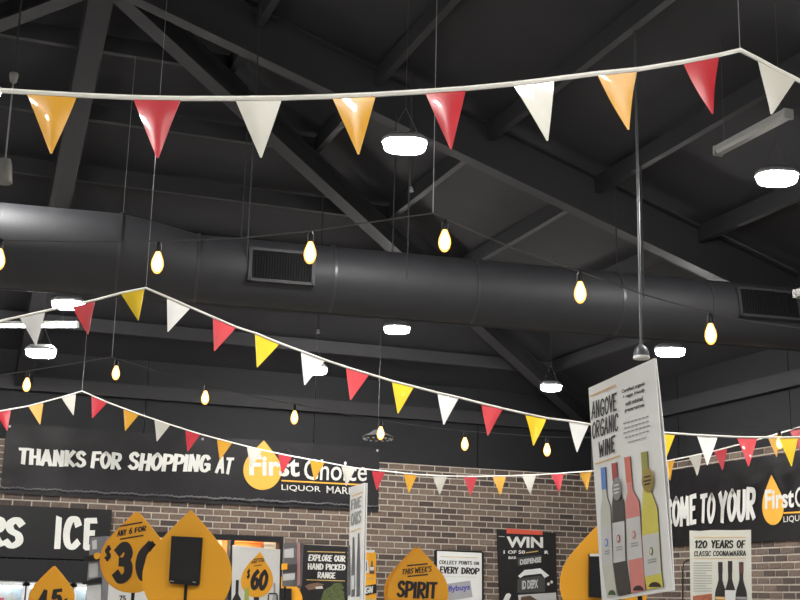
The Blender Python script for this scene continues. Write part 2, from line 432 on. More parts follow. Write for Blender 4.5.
M_bin = mat('carton_orange', (.75, .20, .03), .6); M_cart = mat('carton_white', (.78, .78, .76), .6)
for k, (a, b, z1, m, lab) in enumerate(((4.02, 4.52, 2.64, M_bin, 'orange storage carton behind the right window pane'), (3.4, 3.86, 2.50, M_cart, 'white carton behind the middle window pane'), (4.54, 4.80, 2.62, M_cart, 'white carton at the right end behind the window'))):
    r = empty('carton', ((a+b)/2, YB+.95, .96)); w = (b-a)/2
    MB().box((-w, -.2, 0), (w, .2, z1-.99)).build('box', m, r)
    MB().box((-w-.01, -.21, z1-.99), (w+.01, .21, z1-.96)).build('lid', m, r)
    tag(r, lab, 'carton')

# ================================================================== DUCT
M_grille = mat('grille_dark', (.004, .004, .0045), .7, spec=.2)
dP0, dP1 = un(0, 253, 10.4), un(800, 320, 12.0)
dd = (dP1-dP0).normalized()
duct = empty('air_duct', dP0)
tag(duct, 'large round dark grey air duct spanning the ceiling', 'duct')
ux = dd; uy = Vector((0, 0, 1)).cross(dd).normalized(); uz = ux.cross(uy)
RD = .30
def at_d(t): return dd*t
LEN = (dP1-dP0).length
def tpx(px):        # length along the axis that shows at image column px
    lo, hi = -3, LEN+3
    for _ in range(40):
        m = (lo+hi)/2
        if proj(dP0+dd*m)[0] < px: lo = m
        else: hi = m
    return lo
t1, t2 = tpx(118), tpx(196)
def drum(name, ts, rs, m, n=40):
    mb = MB()
    pts = [dd*t+uz*(r-RD) for t, r in zip(ts, rs)]   # bottoms stay in line
    vs = []; fs = []
    for p, r in zip(pts, rs):
        for k in range(n):
            a = 2*math.pi*k/n; vs.append(p+uy*(r*math.cos(a))+uz*(r*math.sin(a)))
    for i in range(len(ts)-1):
        for k in range(n): fs.append((i*n+k, i*n+(k+1) % n, (i+1)*n+(k+1) % n, (i+1)*n+k))
    fs += [tuple(range(n-1, -1, -1)), tuple(range((len(ts)-1)*n, len(ts)*n))]
    mb.add(vs, fs); return mb.build(name, m, duct, smooth=True)
drum('duct_section', [-7.0, t1], [.36, .36], M_duct)
drum('reducer', [t1, (t1+t2)/2, t2], [.36, .335, RD], M_duct)
tt = [t2, tpx(330), tpx(470), tpx(612), tpx(700), LEN+.9]
for a, b in zip(tt[:-1], tt[1:]): drum('duct_section', [a, b], [RD, RD], M_duct)
for t, r in [(-3, .36), (-1.2, .36), (t1, .36)]+[(t, RD) for t in tt[:-1]]:
    drum('seam_band', [t-.012, t+.012], [r+.006, r+.006], M_ductseam)
mb = MB()
for s in (-.012, .012): mb.tube([dd*(t2)+uz*(-RD-.002)+uy*s, dd*(LEN+.9)+uz*(-RD-.002)+uy*s], .006, 5)
mb.tube([dd*(-7)+uz*(-RD-.002), dd*t2+uz*(-RD-.002)], .006, 5)
mb.build('bottom_seam', M_ductseam, duct)
for t in (-4, -1.5, t2+.4, 3.4, 5.6):
    p = dP0+dd*t; top = roofz(p.x, p.y)+.25
    for s in (-1, 1): MB().tube([dd*t+uy*(s*RD), Vector(dd*t+uy*(s*RD))+Vector((0, 0, top-p.z))], .006, 5).build('hanger_rod', M_steel, duct)
def grille(xa, xb, ang0, ang1):
    ta, tb = tpx(xa), tpx(xb)
    # boxed collar on the camera side of the duct
    am = math.radians((ang0+ang1)/2); nrm = uy*math.cos(am)+uz*math.sin(am); tz = uz*math.cos(am)-uy*math.sin(am)
    hh = RD*math.sin(math.radians(abs(ang1-ang0))/2); dep = RD*math.cos(math.radians(abs(ang1-ang0))/2)
    def P(t, v, w): return dd*t+tz*v+nrm*w
    def bx(t0, t1_, v0, v1, w0, w1):
        vs = [P(t, v, w) for t in (t0, t1_) for v in (v0, v1) for w in (w0, w1)]
        return MB().add(vs, [(0,1,3,2),(4,6,7,5),(0,4,5,1),(2,3,7,6),(0,2,6,4),(1,5,7,3)])
    o1 = RD+.03
    bx(ta, tb, -hh, hh, dep-.05, o1-.03).build('grille_back', M_grille, duct)
    for a in ((ta-.02, tb+.02, hh, hh+.025), (ta-.02, tb+.02, -hh-.025, -hh), (ta-.03, ta, -hh-.025, hh+.025), (tb, tb+.03, -hh-.025, hh+.025)):
        bx(*a, dep-.05, o1-.012).build('grille_frame', M_duct, duct)
    n = 22
    for k in range(n):
        t = ta+(tb-ta)*(k+.5)/n
        bx(t-.003, t+.003, -hh, hh, o1-.03, o1-.014).build('grille_blade', M_grille, duct)
# uy points away from the camera when dd runs right, so the camera side lies near 180 degrees
grille(248, 306, 154, 202)
grille(726, 781, 146, 194)

# ================================================================== LAMPS
def highbay(p, label, rz=0, Lh=.158, Wh=.12):
    r = empty('high_bay_lamp', p, rz)
    tag(r, label, 'lamp', 'high bay lamps')
    def stad(l, w, n=10):
        q = []
        for k in range(n+1): a = -math.pi/2+math.pi*k/n; q.append((l-w+w*math.cos(a), w*math.sin(a)))
        for k in range(n+1): a = math.pi/2+math.pi*k/n; q.append((-l+w+w*math.cos(a), w*math.sin(a)))
        return q
    def slab(rings):
        n = len(rings[0][0]); vs = [(x, y, z) for pts, z in rings for x, y in pts]; fs = []
        for i in range(len(rings)-1):
            for k in range(n): fs.append((i*n+k, i*n+(k+1) % n, (i+1)*n+(k+1) % n, (i+1)*n+k))
        fs += [tuple(range(n-1, -1, -1)), tuple(range((len(rings)-1)*n, len(rings)*n))]
        return MB().add(vs, fs)
    slab([(stad(Lh*.78, Wh*.7), -.062), (stad(Lh*.95, Wh*.93), -.05), (stad(Lh, Wh), -.022), (stad(Lh, Wh), 0)]).build('lens', M_led, r, smooth=True)
    slab([(stad(Lh+.012, Wh+.012), 0), (stad(Lh+.012, Wh+.012), .025), (stad(Lh*.8, Wh*.6), .06)]).build('housing', M_lampbody, r)
    H = roofz(p[0], p[1])+.3-p[2]
    for s in (-1, 1): MB().tube([(s*Lh*.7, 0, .05), (0, 0, .28)], .003, 5).build('yoke_wire', M_darkwire, r)
    MB().tube([(0, 0, .28), (0, 0, max(H, .32))], .002, 5).build('suspension_wire', M_darkwire, r)
    return r
for px, py, z, lab, sc in ((405, 143, 5.2, 'bright lit high bay lamp between two front bunting pennants', 1), (777, 176, 5.2, 'bright lit high bay lamp at right edge below the hanging white batten', 1),
        (397, 328, 5.2, 'lit high bay lamp just below the duct in the middle', 1), (670, 350, 4.6, 'lit high bay lamp to the right of the wine sign top', 1),
        (551, 386, 4.65, 'small lit high bay lamp left of the hanging wine sign', .85), (316, 369, 4.65, 'lit high bay lamp half hidden behind a white pennant', .85),
        (41, 351, 4.3, 'lit high bay lamp under the white pennant at far left', .95), (68, 303, 5.0, 'lit high bay lamp at the duct edge, left of the red pennant', 1.1), (-20, 90, 5.75, 'lit high bay lamp cut by the left picture edge', 1)):
    highbay(hz(px, py, z), lab, rz=-.33, Lh=.158*sc, Wh=.12*sc)
for k, (x, y) in enumerate(((-2.8, 8.4), (-5.6, 8.2), (-2.8, 14.2), (-5.6, 14.2), (.15, 2), (3.04, 2), (5.98, 2), (-2.8, 2), (-5.6, 2), (.15, -4), (3.04, -4), (5.98, -4), (-2.8, -4), (8.3, 2))):
    r = highbay((x, y, min(5.2, roofz(x, y)-.25)), 'lit high bay lamp in the rows outside the picture', rz=-.3)
def batten(a, b, lit, label):
    a, b = Vector(a), Vector(b); r = empty('batten_lamp', (a+b)/2); r.rotation_euler = (0, 0, math.atan2((b-a).y, (b-a).x)); l = (b-a).length/2
    tag(r, label, 'lamp')
    MB().box((-l, -.035, .0), (l, .035, .04)).build('body', M_batten, r)
    MB().prism([(-.034, 0), (-.026, -.025), (.026, -.025), (.034, 0)], -l+.02, l-.02).build('tube_cover', M_tube if lit else M_batten, r).rotation_euler = (0, 0, math.pi/2)
    for s in (-1, 1):
        MB().box((s*l-.012, -.038, -.028), (s*l+.012, .038, .043)).build('end_cap', M_batten, r)
        c = r.matrix_basis @ Vector((s*l*.8, 0, 0))
        MB().tube([(s*l*.8, 0, .05), (s*l*.8, 0, roofz(c.x, c.y)+.3-c.z)], .002, 5).build('suspension_wire', M_darkwire, r)
    return r
batten(hz(718, 152, 5.2), hz(788, 115, 5.2), False, 'unlit white batten lamp hanging under the roof at upper right')
batten(hz(797, 295, 4.5), hz(797, 295, 4.5)+Vector((0, -1.2, 0)), False, 'unlit white batten lamp of which only one end shows at the right edge')
b0 = hz(-70, 325, 4.9); b1 = hz(77, 325, 4.9); b1.z = b0.z
batten(b0, b1, True, 'long lit fluorescent batten lamp at the left edge below the duct')
b0 = hz(84, 305, 5.05); b1 = hz(136, 311, 5.05)
pass
# pendant at the left edge
pt = un(8, 73, 8.2); pb = un(3, 183, 8.2)
r = empty('pendant_lamp', (pb.x, pb.y, pb.z)); tag(r, 'small grey cone pendant on a thin cord at the left edge', 'pendant')
M_pgrey = mat('pendant_grey', (.16, .155, .145), .5)
H = pt.z-pb.z
MB().lathe([(.055, 0), (.06, .01), (.045, .13), (.035, .165), (.01, .17)], 20).build('shade', M_pgrey, r, True)
MB().tube([(0, 0, .165), (0, 0, H)], .006, 6).build('cord', M_wire, r)
MB().lathe([(.012, 0), (.022, .01), (.03, .06), (.027, .07)], 16, (0, 0, H)).build('ceiling_cup', M_pgrey, r, True)
MB().tube([(0, 0, H+.07), (0, 0, roofz(pb.x, pb.y)+.3-pb.z)], .008, 6).build('drop_rod', M_steel, r)
# pole with dome over the wine sign
pb = un(641.5, 358, 9.2)
r = empty('ceiling_dome', pb); tag(r, 'grey dome fitting on a long ceiling pole above the wine sign', 'ceiling fitting')
M_dome = mat('dome_grey', (.075, .078, .085), .45, metal=.2); M_domerim = mat('dome_rim', (.62, .62, .6), .4)
MB().lathe([(.058, .012), (.056, .04), (.046, .07), (.028, .088), (.016, .1), (.014, .13)], 24).build('dome', M_dome, r, True)
MB().lathe([(.03, -.012), (.058, -.008), (.062, .003), (.058, .014)], 24).build('rim', M_domerim, r, True)
MB().tube([(0, 0, .1), (0, 0, roofz(pb.x, pb.y)+.35-pb.z)], .011, 8).build('pole', M_dome, r)
# round unlit lamp with a ring of lenses
pb = un(378, 439, 15.2)
r = empty('round_lamp', pb); tag(r, 'unlit round lamp with a ring of small lenses behind a bulb', 'lamp')
MB().lathe([(.16, 0), (.19, .005), (.19, .03), (.1, .07), (.05, .11)], 28).build('housing', M_black, r, True)
M_lens = mat('lens_grey', (.6, .68, .64), .2)
for k in range(14):
    a = 2*math.pi*k/14; MB().lathe([(.006, -.012), (.016, -.008), (.018, .002)], 8, (.165*math.cos(a), .165*math.sin(a), .0)).build('lens', M_lens, r)
MB().tube([(0, 0, .1), (0, 0, roofz(pb.x, pb.y)+.3-pb.z)], .004, 5).build('suspension_wire', M_darkwire, r)
# sprinklers
for px, py, d in ((411, 189, 11.5), (318, 331, 14.0)):
    p = un(px, py, d); r = empty('sprinkler', p)
    tag(r, 'small sprinkler head on a drop pipe, '+('under the front middle lamp' if px > 400 else 'below the middle of the duct'), 'sprinkler')
    MB().lathe([(.012, -.03), (.026, -.022), (.012, -.012), (.02, 0), (.012, .02)], 12).build('head', M_wire, r, True)
    MB().tube([(0, 0, .01), (0, 0, roofz(p.x, p.y)+.3-p.z)], .007, 6).build('drop_pipe', M_steel, r)
# small round camera on the back wall cladding
v = ray(287, 454); p = C0+v*((YB+.005)/v.y)
r = empty('wall_camera', p); tag(r, 'small round dark camera on the wall above the left banner', 'camera')
mb = MB().lathe([(.06, 0), (.065, .02), (.055, .05)], 18); o = mb.build('housing', M_steel, r, True); o.rotation_euler = (math.pi/2, 0, 0)
mb = MB().lathe([(.03, .05), (.028, .062), (.01, .07)], 14); o = mb.build('lens', M_black, r, True); o.rotation_euler = (math.pi/2, 0, 0)
MB().box((-.02, -.03, .05), (.02, .0, .16)).build('bracket', M_steel, r)

# ================================================================== STRING LIGHTS
M_glow = D.materials.new('amber_glass'); M_glow.use_nodes = True
nt = M_glow.node_tree; nt.nodes.remove(nt.nodes['Principled BSDF'])
a = nt.nodes.new('ShaderNodeBsdfTransparent'); a.inputs[0].default_value = (1, .75, .4, 1); e = nt.nodes.new('ShaderNodeEmission'); e.inputs[0].default_value = (1, .45, .09, 1); e.inputs[1].default_value = 2.2
x = nt.nodes.new('ShaderNodeMixShader'); x.inputs[0].default_value = .55
nt.links.new(a.outputs[0], x.inputs[1]); nt.links.new(e.outputs[0], x.inputs[2]); nt.links.new(x.outputs[0], nt.nodes['Material Output'].inputs[0])
M_core = emis('filament_glow', (1, .72, .36), 8)
glass_me = MB().lathe([(.003, -.152), (.016, -.147), (.030, -.128), (.037, -.100), (.034, -.072), (.024, -.045), (.015, -.022), (.013, -.012)], 16).mesh('bulb', M_glow, True)
core_me = MB().lathe([(.002, -.138), (.014, -.137), (.026, -.120), (.031, -.098), (.028, -.072), (.019, -.046), (.011, -.026), (.005, -.02)], 12).mesh('filament', M_core, True)
sock_me = MB().lathe([(.014, -.022), (.019, -.018), (.019, .02), (.013, .034), (.006, .042)], 12).mesh('socket', M_black, True)
def smooth_pts(pts, n=6):
    out = []
    for i in range(len(pts)-1):
        for k in range(n): out.append(Vector(pts[i]).lerp(Vector(pts[i+1]), k/n))
    out.append(Vector(pts[-1])); return out
def interp(tab, x):
    if x <= tab[0][0]: return tab[0][1]
    for (a, b), (c, d) in zip(tab[:-1], tab[1:]):
        if x <= c: return b+(d-b)*(x-a)/(c-a)
    return tab[-1][1]
def string_lights(wire, bulbs, dtab, hangs, label):
    base = un(*hangs[0], interp(dtab, hangs[0][0]))
    r = empty('string_lights', base); tag(r, label, 'string lights', 'strings of warm bulbs')
    W = [un(x, y, interp(dtab, x))-base for x, y in wire]
    MB().tube(W, .0042, 6).build('cable', M_darkwire, r)
    for x, y in bulbs:      # y: where the socket leaves the cable
        p = un(x, y, interp(dtab, x))-base
        g = link('bulb', glass_me, None, r); g.location = p+Vector((0, 0, -.045))
        s = link('socket', sock_me, None, g); c = link('filament', core_me, None, g)
    for x, y in hangs:
        p = un(x, y, interp(dtab, x)); MB().tube([p-base, Vector((p.x, p.y, roofz(p.x, p.y)+.3))-base], .0028, 5).build('hanger_wire', M_wire, r)
string_lights([(-420, 150), (-280, 190), (-140, 218), (-60, 233), (2, 240), (80, 242), (159, 241), (240, 238), (311, 231), (372, 222), (433, 213), (446, 219), (510, 247), (579, 271), (645, 295), (710, 313), (750, 321), (800, 328), (900, 335), (1060, 325)],
    [(-150, 216), (1, 238), (159, 241), (311, 231), (445, 219), (580, 271), (710, 313)], [(0, 7.4), (440, 7.2), (800, 7.8)], [(433, 213), (-420, 150), (1060, 325)], 'cable of large warm bulbs strung in front of the duct')
string_lights([(-330, 372), (-200, 385), (-80, 384), (0, 375), (28, 371), (70, 364), (112, 357), (160, 372), (206, 384), (250, 395), (295, 404), (340, 413), (381, 420), (420, 426), (465, 431), (547, 437), (620, 438), (690, 434), (740, 432), (779, 430), (860, 424), (960, 414)],
    [(-60, 382), (28, 371), (117, 359), (206, 384), (295, 404), (381, 420), (465, 431), (547, 437), (779, 430)], [(0, 11.8), (112, 11.6), (547, 12.8), (800, 13.0)], [(112, 357), (-330, 372), (960, 414)], 'cable of small warm bulbs strung behind the middle bunting')

# ================================================================== BUNTING
def bunting(cord, flags, dtab, ratio, label, hangs, cord_r, mats=(M_red, M_yellow, M_pwhite), lean=((0, 0),)):
    h0 = hangs[0]; base = un(h0[0], h0[1], interp(dtab, h0[0]))
    r = empty('bunting', base); tag(r, label, 'bunting', 'strings of triangular pennants')
    W = [un(x, y, interp(dtab, x))-base for x, y in cord]
    MB().tube(W, cord_r, 6).build('cord', M_cord, r)
    rnd = random.Random(5)
    for c, (xa, ya), (xb, yb) in flags:
        a = un(xa, ya, interp(dtab, xa))-base; b = un(xb, yb, interp(dtab, xb))-base
        t = (b-a); w = t.length; t.normalize(); n = t.cross(Vector((0, 0, 1))).normalized(); dn = t.cross(n)
        if dn.z > 0: dn = -dn
        dn = (dn+Vector((0, 0, -.12))+t*interp(lean, (xa+xb)/2)).normalized()
        h = ratio; mb = MB(); N = 8; vs = []; fs = []; bow = rnd.uniform(-.05, .05)*w; curl = rnd.uniform(.02, .07)*w*rnd.choice((-1, 1))
        for side in (0, 1):
            for i in range(N+1):
                v = i/N; half = .5*(1-v*.965)
                for k in range(5):
                    u = (k/4-.5)*2
                    q = (a+b)/2+t*(u*half*w)+dn*(v*h)+n*(bow*math.sin(v*2.2)+curl*(u*u-.4)*math.sin(math.pi*min(v*1.1, 1))*(1-v*.4)+(.0012 if side else -.0012))
                    vs.append(q)
        m5 = (N+1)*5
        for i in range(N):
            for k in range(4):
                q = (i*5+k, i*5+k+1, i*5+k+6, i*5+k+5); fs.append(q); fs.append(tuple(m5+j for j in reversed(q)))
        edge = [k for k in range(5)]+[i*5+4 for i in range(1, N+1)]+[N*5+k for k in (3, 2, 1, 0)]+[i*5 for i in range(N-1, 0, -1)]
        for i in range(len(edge)): e0, e1 = edge[i], edge[(i+1) % len(edge)]; fs.append((e0, m5+e0, m5+e1, e1))
        mb.add(vs, fs)
        o = mb.build('pennant', mats['ryw'.index(c)], r, smooth=True)
        o['label'] = {'r': 'red triangular pennant', 'y': 'yellow triangular pennant', 'w': 'white triangular pennant'}[c]
    for x, y in hangs:
        p = un(x, y, interp(dtab, x)); MB().tube([p-base, Vector((p.x, p.y, roofz(p.x, p.y)+.3))-base], .0022, 5).build('hanger_wire', M_wire, r)
bunting([(-420, 40), (-300, 62), (-190, 76), (-90, 84), (-30, 89), (8, 91), (75, 95), (133, 97.5), (180, 98.5), (235, 98.5), (282, 98), (332, 96.5), (376, 94.5), (425, 91.5), (466, 88.5), (513, 84), (554, 79), (597, 73.5), (637, 69.5), (683, 62), (719, 55), (740, 50), (758, 59), (778, 70), (800, 81), (860, 110), (940, 135)],
    [('r', (-190, 77), (-139, 81.5)), ('w', (-82, 86), (-31, 90)), ('y', (27, 94), (77, 96)), ('r', (133, 98.5), (181, 99.5)), ('w', (235, 99), (282, 98.5)), ('y', (332, 97), (376, 95)), ('r', (425, 92.5), (466, 89.5)), ('w', (513, 85), (554, 80)), ('y', (597, 74), (637, 70)), ('r', (683, 63), (719, 56.5)), ('w', (758, 61), (796, 79))],
    [(0, 5.0), (530, 5.0), (617, 5.24), (701, 5.6), (740, 5.8), (800, 6.0)], .248, 'near bunting of large pennants across the top of the room', [(740, 50), (-420, 40), (940, 135)], .0105, lean=((0, .11), (350, .05), (700, -.06), (740, -.06), (777, -.2)))
bunting([(-330, 372), (-210, 368), (-90, 345), (-30, 327), (0, 321), (45, 311), (72, 305), (95, 300), (121, 293), (146, 288), (167, 297), (190, 307), (213, 317), (236, 327), (255, 333), (279, 343), (301, 351), (325, 360), (346, 367), (369, 374), (392, 381), (414, 386.5), (437, 392.5), (459, 397.5), (482, 403.5), (503, 408.5), (525, 413.5), (546, 418), (570, 421), (588, 424), (625, 429), (662, 432.5), (697, 435), (737, 437), (781, 437.5), (800, 437), (860, 434), (1000, 415)],
    [('r', (-82, 344), (-58, 337)), ('y', (-31, 329), (-7, 323)), ('w', (20, 318), (45, 312.5)), ('r', (72, 307), (95, 301.5)), ('y', (121, 294), (144.5, 287.5)), ('w', (167, 298.5), (190, 308.5)), ('r', (213, 318), (236, 328)), ('y', (255, 334), (279, 344.5)), ('w', (301, 352), (325, 361)), ('r', (346, 367.5), (369, 375)), ('y', (392, 382), (413.5, 387.5)), ('w', (437.5, 393.5), (458.5, 398.5)), ('r', (481.6, 404.5), (502.6, 409.5)), ('y', (525.4, 415), (546.4, 419)), ('w', (569, 422), (589, 425)), ('r', (612, 428.5), (632, 430.5)), ('y', (655, 433), (675, 435)), ('w', (697, 436), (717.5, 437.5)), ('r', (737, 438), (757, 438.5)), ('y', (779, 438.5), (798, 438))],
    [(0, 9.5), (146, 9.5), (300, 9.8), (590, 10.4), (800, 10.6)], .236, 'middle bunting slanting down to the wine sign', [(146, 288), (-330, 372), (1000, 415)], .009, (M_rose, M_lemon, M_bwhite))
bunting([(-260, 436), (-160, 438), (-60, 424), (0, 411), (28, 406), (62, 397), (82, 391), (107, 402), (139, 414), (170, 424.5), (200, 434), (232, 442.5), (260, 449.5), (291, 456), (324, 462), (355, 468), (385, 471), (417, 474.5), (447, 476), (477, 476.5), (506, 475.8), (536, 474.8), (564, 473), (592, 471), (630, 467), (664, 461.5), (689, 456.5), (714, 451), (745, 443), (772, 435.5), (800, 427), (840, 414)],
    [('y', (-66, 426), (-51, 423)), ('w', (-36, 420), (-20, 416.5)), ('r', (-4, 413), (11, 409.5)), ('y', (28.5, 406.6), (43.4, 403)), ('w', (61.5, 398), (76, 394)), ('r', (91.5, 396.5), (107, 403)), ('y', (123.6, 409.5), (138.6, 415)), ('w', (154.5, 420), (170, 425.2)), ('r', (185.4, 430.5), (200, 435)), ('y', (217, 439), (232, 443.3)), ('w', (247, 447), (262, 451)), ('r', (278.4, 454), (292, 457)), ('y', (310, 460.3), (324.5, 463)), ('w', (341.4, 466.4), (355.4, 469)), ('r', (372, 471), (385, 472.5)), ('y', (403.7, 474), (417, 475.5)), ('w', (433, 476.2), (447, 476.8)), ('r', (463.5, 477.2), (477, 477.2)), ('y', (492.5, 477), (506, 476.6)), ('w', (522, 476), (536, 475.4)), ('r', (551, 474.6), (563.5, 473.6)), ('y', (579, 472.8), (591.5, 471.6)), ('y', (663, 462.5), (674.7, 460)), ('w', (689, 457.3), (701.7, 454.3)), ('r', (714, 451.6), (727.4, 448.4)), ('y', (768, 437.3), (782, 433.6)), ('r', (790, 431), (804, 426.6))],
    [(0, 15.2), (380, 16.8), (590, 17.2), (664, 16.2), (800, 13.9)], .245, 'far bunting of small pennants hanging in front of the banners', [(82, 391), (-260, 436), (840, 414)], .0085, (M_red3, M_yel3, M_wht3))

# ================================================================== BANNERS
def drop_outline(r, apex=1.48, n=36, rnd_tip=.025):
    """teardrop: circle of radius r about the origin with two tangents to a tip above"""
    a = math.asin(1/apex) if apex > 1 else math.pi/2
    th = math.pi/2-a                   # tangent point angle from the axis
    pts = []
    a0 = math.pi/2-th
    for k in range(n+1):
        t = a0-(2*math.pi-2*th)*k/n
        pts.append((r*math.cos(t), r*math.sin(t)))
    # tip with a small rounding and slightly bulging sides
    L_, T, Rr = pts[-1], (0, r*apex), pts[0]
    def mid(p, q, f, bl):
        x = p[0]+(q[0]-p[0])*f; z = p[1]+(q[1]-p[1])*f; return (x*(1+bl), z+bl*r*.3)
    pts += [mid(L_, T, .35, .012), mid(L_, T, .7, .012), (-rnd_tip*r*.6, r*(apex-rnd_tip)), (rnd_tip*r*.6, r*(apex-rnd_tip)), mid(Rr, T, .7, .012), mid(Rr, T, .35, .012)]
    return pts
def banner_sheet(name, root, x0, x1, z0, z1, seed, hem=True):
    rnd = random.Random(seed); nx = int((x1-x0)/.07); nz = 14; mb = MB(); vs = []; fs = []
    ph = [rnd.uniform(0, 6) for _ in range(8)]
    for s in (0, 1):
        for j in range(nz+1):
            v = j/nz
            for i in range(nx+1):
                x = x0+(x1-x0)*i/nx
                d = .002*math.sin(x*7+ph[0]+v*3)+.001*math.sin(x*17+ph[1]-v*5)
                lo = max(0, 1-v*5.5); d += lo*(.010*math.sin(x*23+ph[2])*math.sin(x*5.1+ph[3])+.006)
                hi = max(0, (v-.8)*5); d += hi*.007*math.sin(x*9+ph[4]+v*8)
                vs.append((x, -d-.012+(.006 if s else 0), z0+(z1-z0)*v))
    m = (nx+1)*(nz+1)
    for j in range(nz):
        for i in range(nx):
            q = (j*(nx+1)+i, j*(nx+1)+i+1, (j+1)*(nx+1)+i+1, (j+1)*(nx+1)+i); fs.append(q); fs.append(tuple(m+k for k in reversed(q)))
    for j in range(nz):
        for i in (0, nx): fs.append((j*(nx+1)+i, (j+1)*(nx+1)+i, m+(j+1)*(nx+1)+i, m+j*(nx+1)+i))
    for i in range(nx):
        for j in (0, nz): fs.append((j*(nx+1)+i, j*(nx+1)+i+1, m+j*(nx+1)+i+1, m+j*(nx+1)+i))
    mb.add(vs, fs); o = mb.build(name, M_banner, root, smooth=True)
    if not hem: return o
    n = int((x1-x0)/.018); hp = [(x0+(x1-x0)*i/n, -.034+.004*math.sin(i*.9+ph[5]), z0+.075+.010*math.sin(i*.35+ph[6])*math.sin(i*.11)+.005*math.sin(i*1.7)) for i in range(n+1)]
    MB().tube(hp, [.012+.007*abs(math.sin(i*.55+ph[7]))*max(0, math.sin(i*.028+ph[4])) for i in range(n+1)], 8).build('hem_fold', M_hem, root, smooth=True)
    return o
def logo_drop(P, c, hw, top, bot, y):
    """the logo's drop: centre column c, half width, top and bottom in local units"""
    rz = hw; zc = bot+hw
    pts = drop_outline(1, 1.5, 30, .03); zt = max(q[1] for q in pts)
    out = [(c+px*hw, zc+pz*hw if pz < 0 else zc+pz/zt*(top-zc)) for px, pz in pts]
    MB().add([(a, y, b) for a, b in out], [tuple(range(len(out)))]).build('logo_drop', M_logo, P.root)
YL = -.029
P = Plane('banner', (3.4, YB-.02, 3.4), 0)
tag(P.root, 'long black banner with white thanks for shopping lettering on the brick wall', 'banner')
bx0, _ = P.px(4, 450); bx1, _ = P.px(378, 500); bz1 = 3.99-3.4; bz0 = 3.08-3.4
banner_sheet('sheet', P.root, bx0, bx1, bz0, bz1, 1)
P.brush('THANKS', (18, 465), (86, 468.5), (18.5, 447), M_print, YL, 0.26)
P.brush('FOR', (90, 469), (121, 470.5), (91, 450.5), M_print, YL, 0.26)
P.brush('SHOPPING', (127, 470.5), (210, 473), (128, 451.5), M_print, YL, 0.26)
P.brush('AT', (214, 474), (232, 475), (216, 456), M_print, YL, 0.26)
c = P.px(262, 470); logo_drop(P, c[0], (P.px(281, 472)[0]-P.px(243, 470)[0])/2, P.px(264, 441)[1], P.px(262, 490)[1], YL+.003)
P.sans('First', (249, 475.5), (299, 477), (249, 455), M_print, YL, .03)
P.sans('Choice', (303, 480), (366, 481.5), (304, 459), M_print, YL, .008)
P.poly([(281, 480), (366, 484.5), (366, 486), (281, 481.5)], M_logo, YL, 'logo_line')
P.sans('LIQUOR', (281, 491), (320, 493), (281, 484.5), M_print, YL, .006)
P.sans('MARKET', (326, 493), (366, 495.5), (326, 486), M_print, YL, .006)
for x in (bx0+.04, (bx0+bx1)/2, bx1-.04): MB().lathe([(.018, 0), (.018, .004), (.01, .006)], 10).build('eyelet', M_wire, P.root).location = (x, -.03, bz1-.04)
for o in P.root.children:
    if o.name.startswith('eyelet'): o.rotation_euler = (math.pi/2, 0, 0)

P = Plane('banner', (XR-.02, 13.0, 3.2), -math.pi/2)
tag(P.root, 'long black banner with white welcome lettering on the right wall', 'banner')
banner_sheet('sheet', P.root, -(17.0-13.0), 5.5, 2.655-3.2, 3.675-3.2, 2, False)
P.brush('WEL', (622, 533), (664, 528.5), (620, 500), M_print, YL, 0.234)
P.brush('COME', (667, 529), (699, 525.5), (666.5, 497.5), M_print, YL, 0.26)
P.brush('TO', (702, 525), (717.5, 523.5), (702, 494), M_print, YL, 0.26)
P.brush('YOUR', (720, 524), (758, 521), (720, 490), M_print, YL, 0.26)
c = P.px(774.5, 505); logo_drop(P, c[0], (P.px(785.5, 505)[0]-P.px(764, 505)[0])/2, P.px(774, 475)[1], P.px(776, 525)[1], YL+.003)
P.sans('First', (767, 509.5), (796, 507.5), (767, 490), M_print, YL, .03)
P.sans('Choice', (797, 508), (842, 505), (797, 487), M_print, YL, .008)
P.poly([(785.5, 512.3), (842, 509.3), (842, 511), (785.5, 514)], M_logo, YL, 'logo_line')
P.sans('LIQUOR', (785.5, 523.5), (813, 521), (785.5, 516.5), M_print, YL, .006)
P.sans('MARKET', (818, 520.5), (845, 518), (818, 513.5), M_print, YL, .006)

# ================================================================== FRIDGES AND ICE SIGN
bh = MB().box((-2.2, 16.97, 1.99), (2.28, YB-.02, 2.26)).build('fridge_bulkhead', M_black); tag(bh, 'dark bulkhead panel above the glass door fridges', 'panel')
P = Plane('fridge_sign', (.4, 17.0, 2.6), 0)
tag(P.root, 'black fascia sign with white ice lettering above the fridges', 'sign')
x1 = P.px(112, 510)[0]; z1 = P.px(50, 507)[1]; z0 = P.px(50, 558.5)[1]
M_fascia = mat('fascia_charcoal', (.011, .011, .012), .5, var=.1, spec=.28)
MB().box((-2.6, 0, z0), (x1, .14, z1)).build('panel', M_fascia, P.root)
P.brush('RS', (-18, 547.5), (25, 549), (-17, 514.5), M_print, -.004, 0.286, .12)
P.brush('I', (54, 549), (61, 549.3), (55, 515.5), M_print, -.004, 0.5)
P.brush('C', (63, 549.5), (82, 550.3), (63, 515.5), M_print, -.004, 0.286)
P.brush('E', (83, 550.3), (97.5, 551), (83, 517), M_print, -.004, 0.286)
M_fridge = mat('fridge_white', (.62, .63, .64), .4); M_int = mat('fridge_inside', (.55, .60, .64), .5)
M_fled = emis('fridge_lamp', (.9, .96, 1), 6)
M_shelf = mat('shelf_white', (.7, .7, .7), .4)
M_pink = mat('pack_pink', (.62, .06, .22), .5)
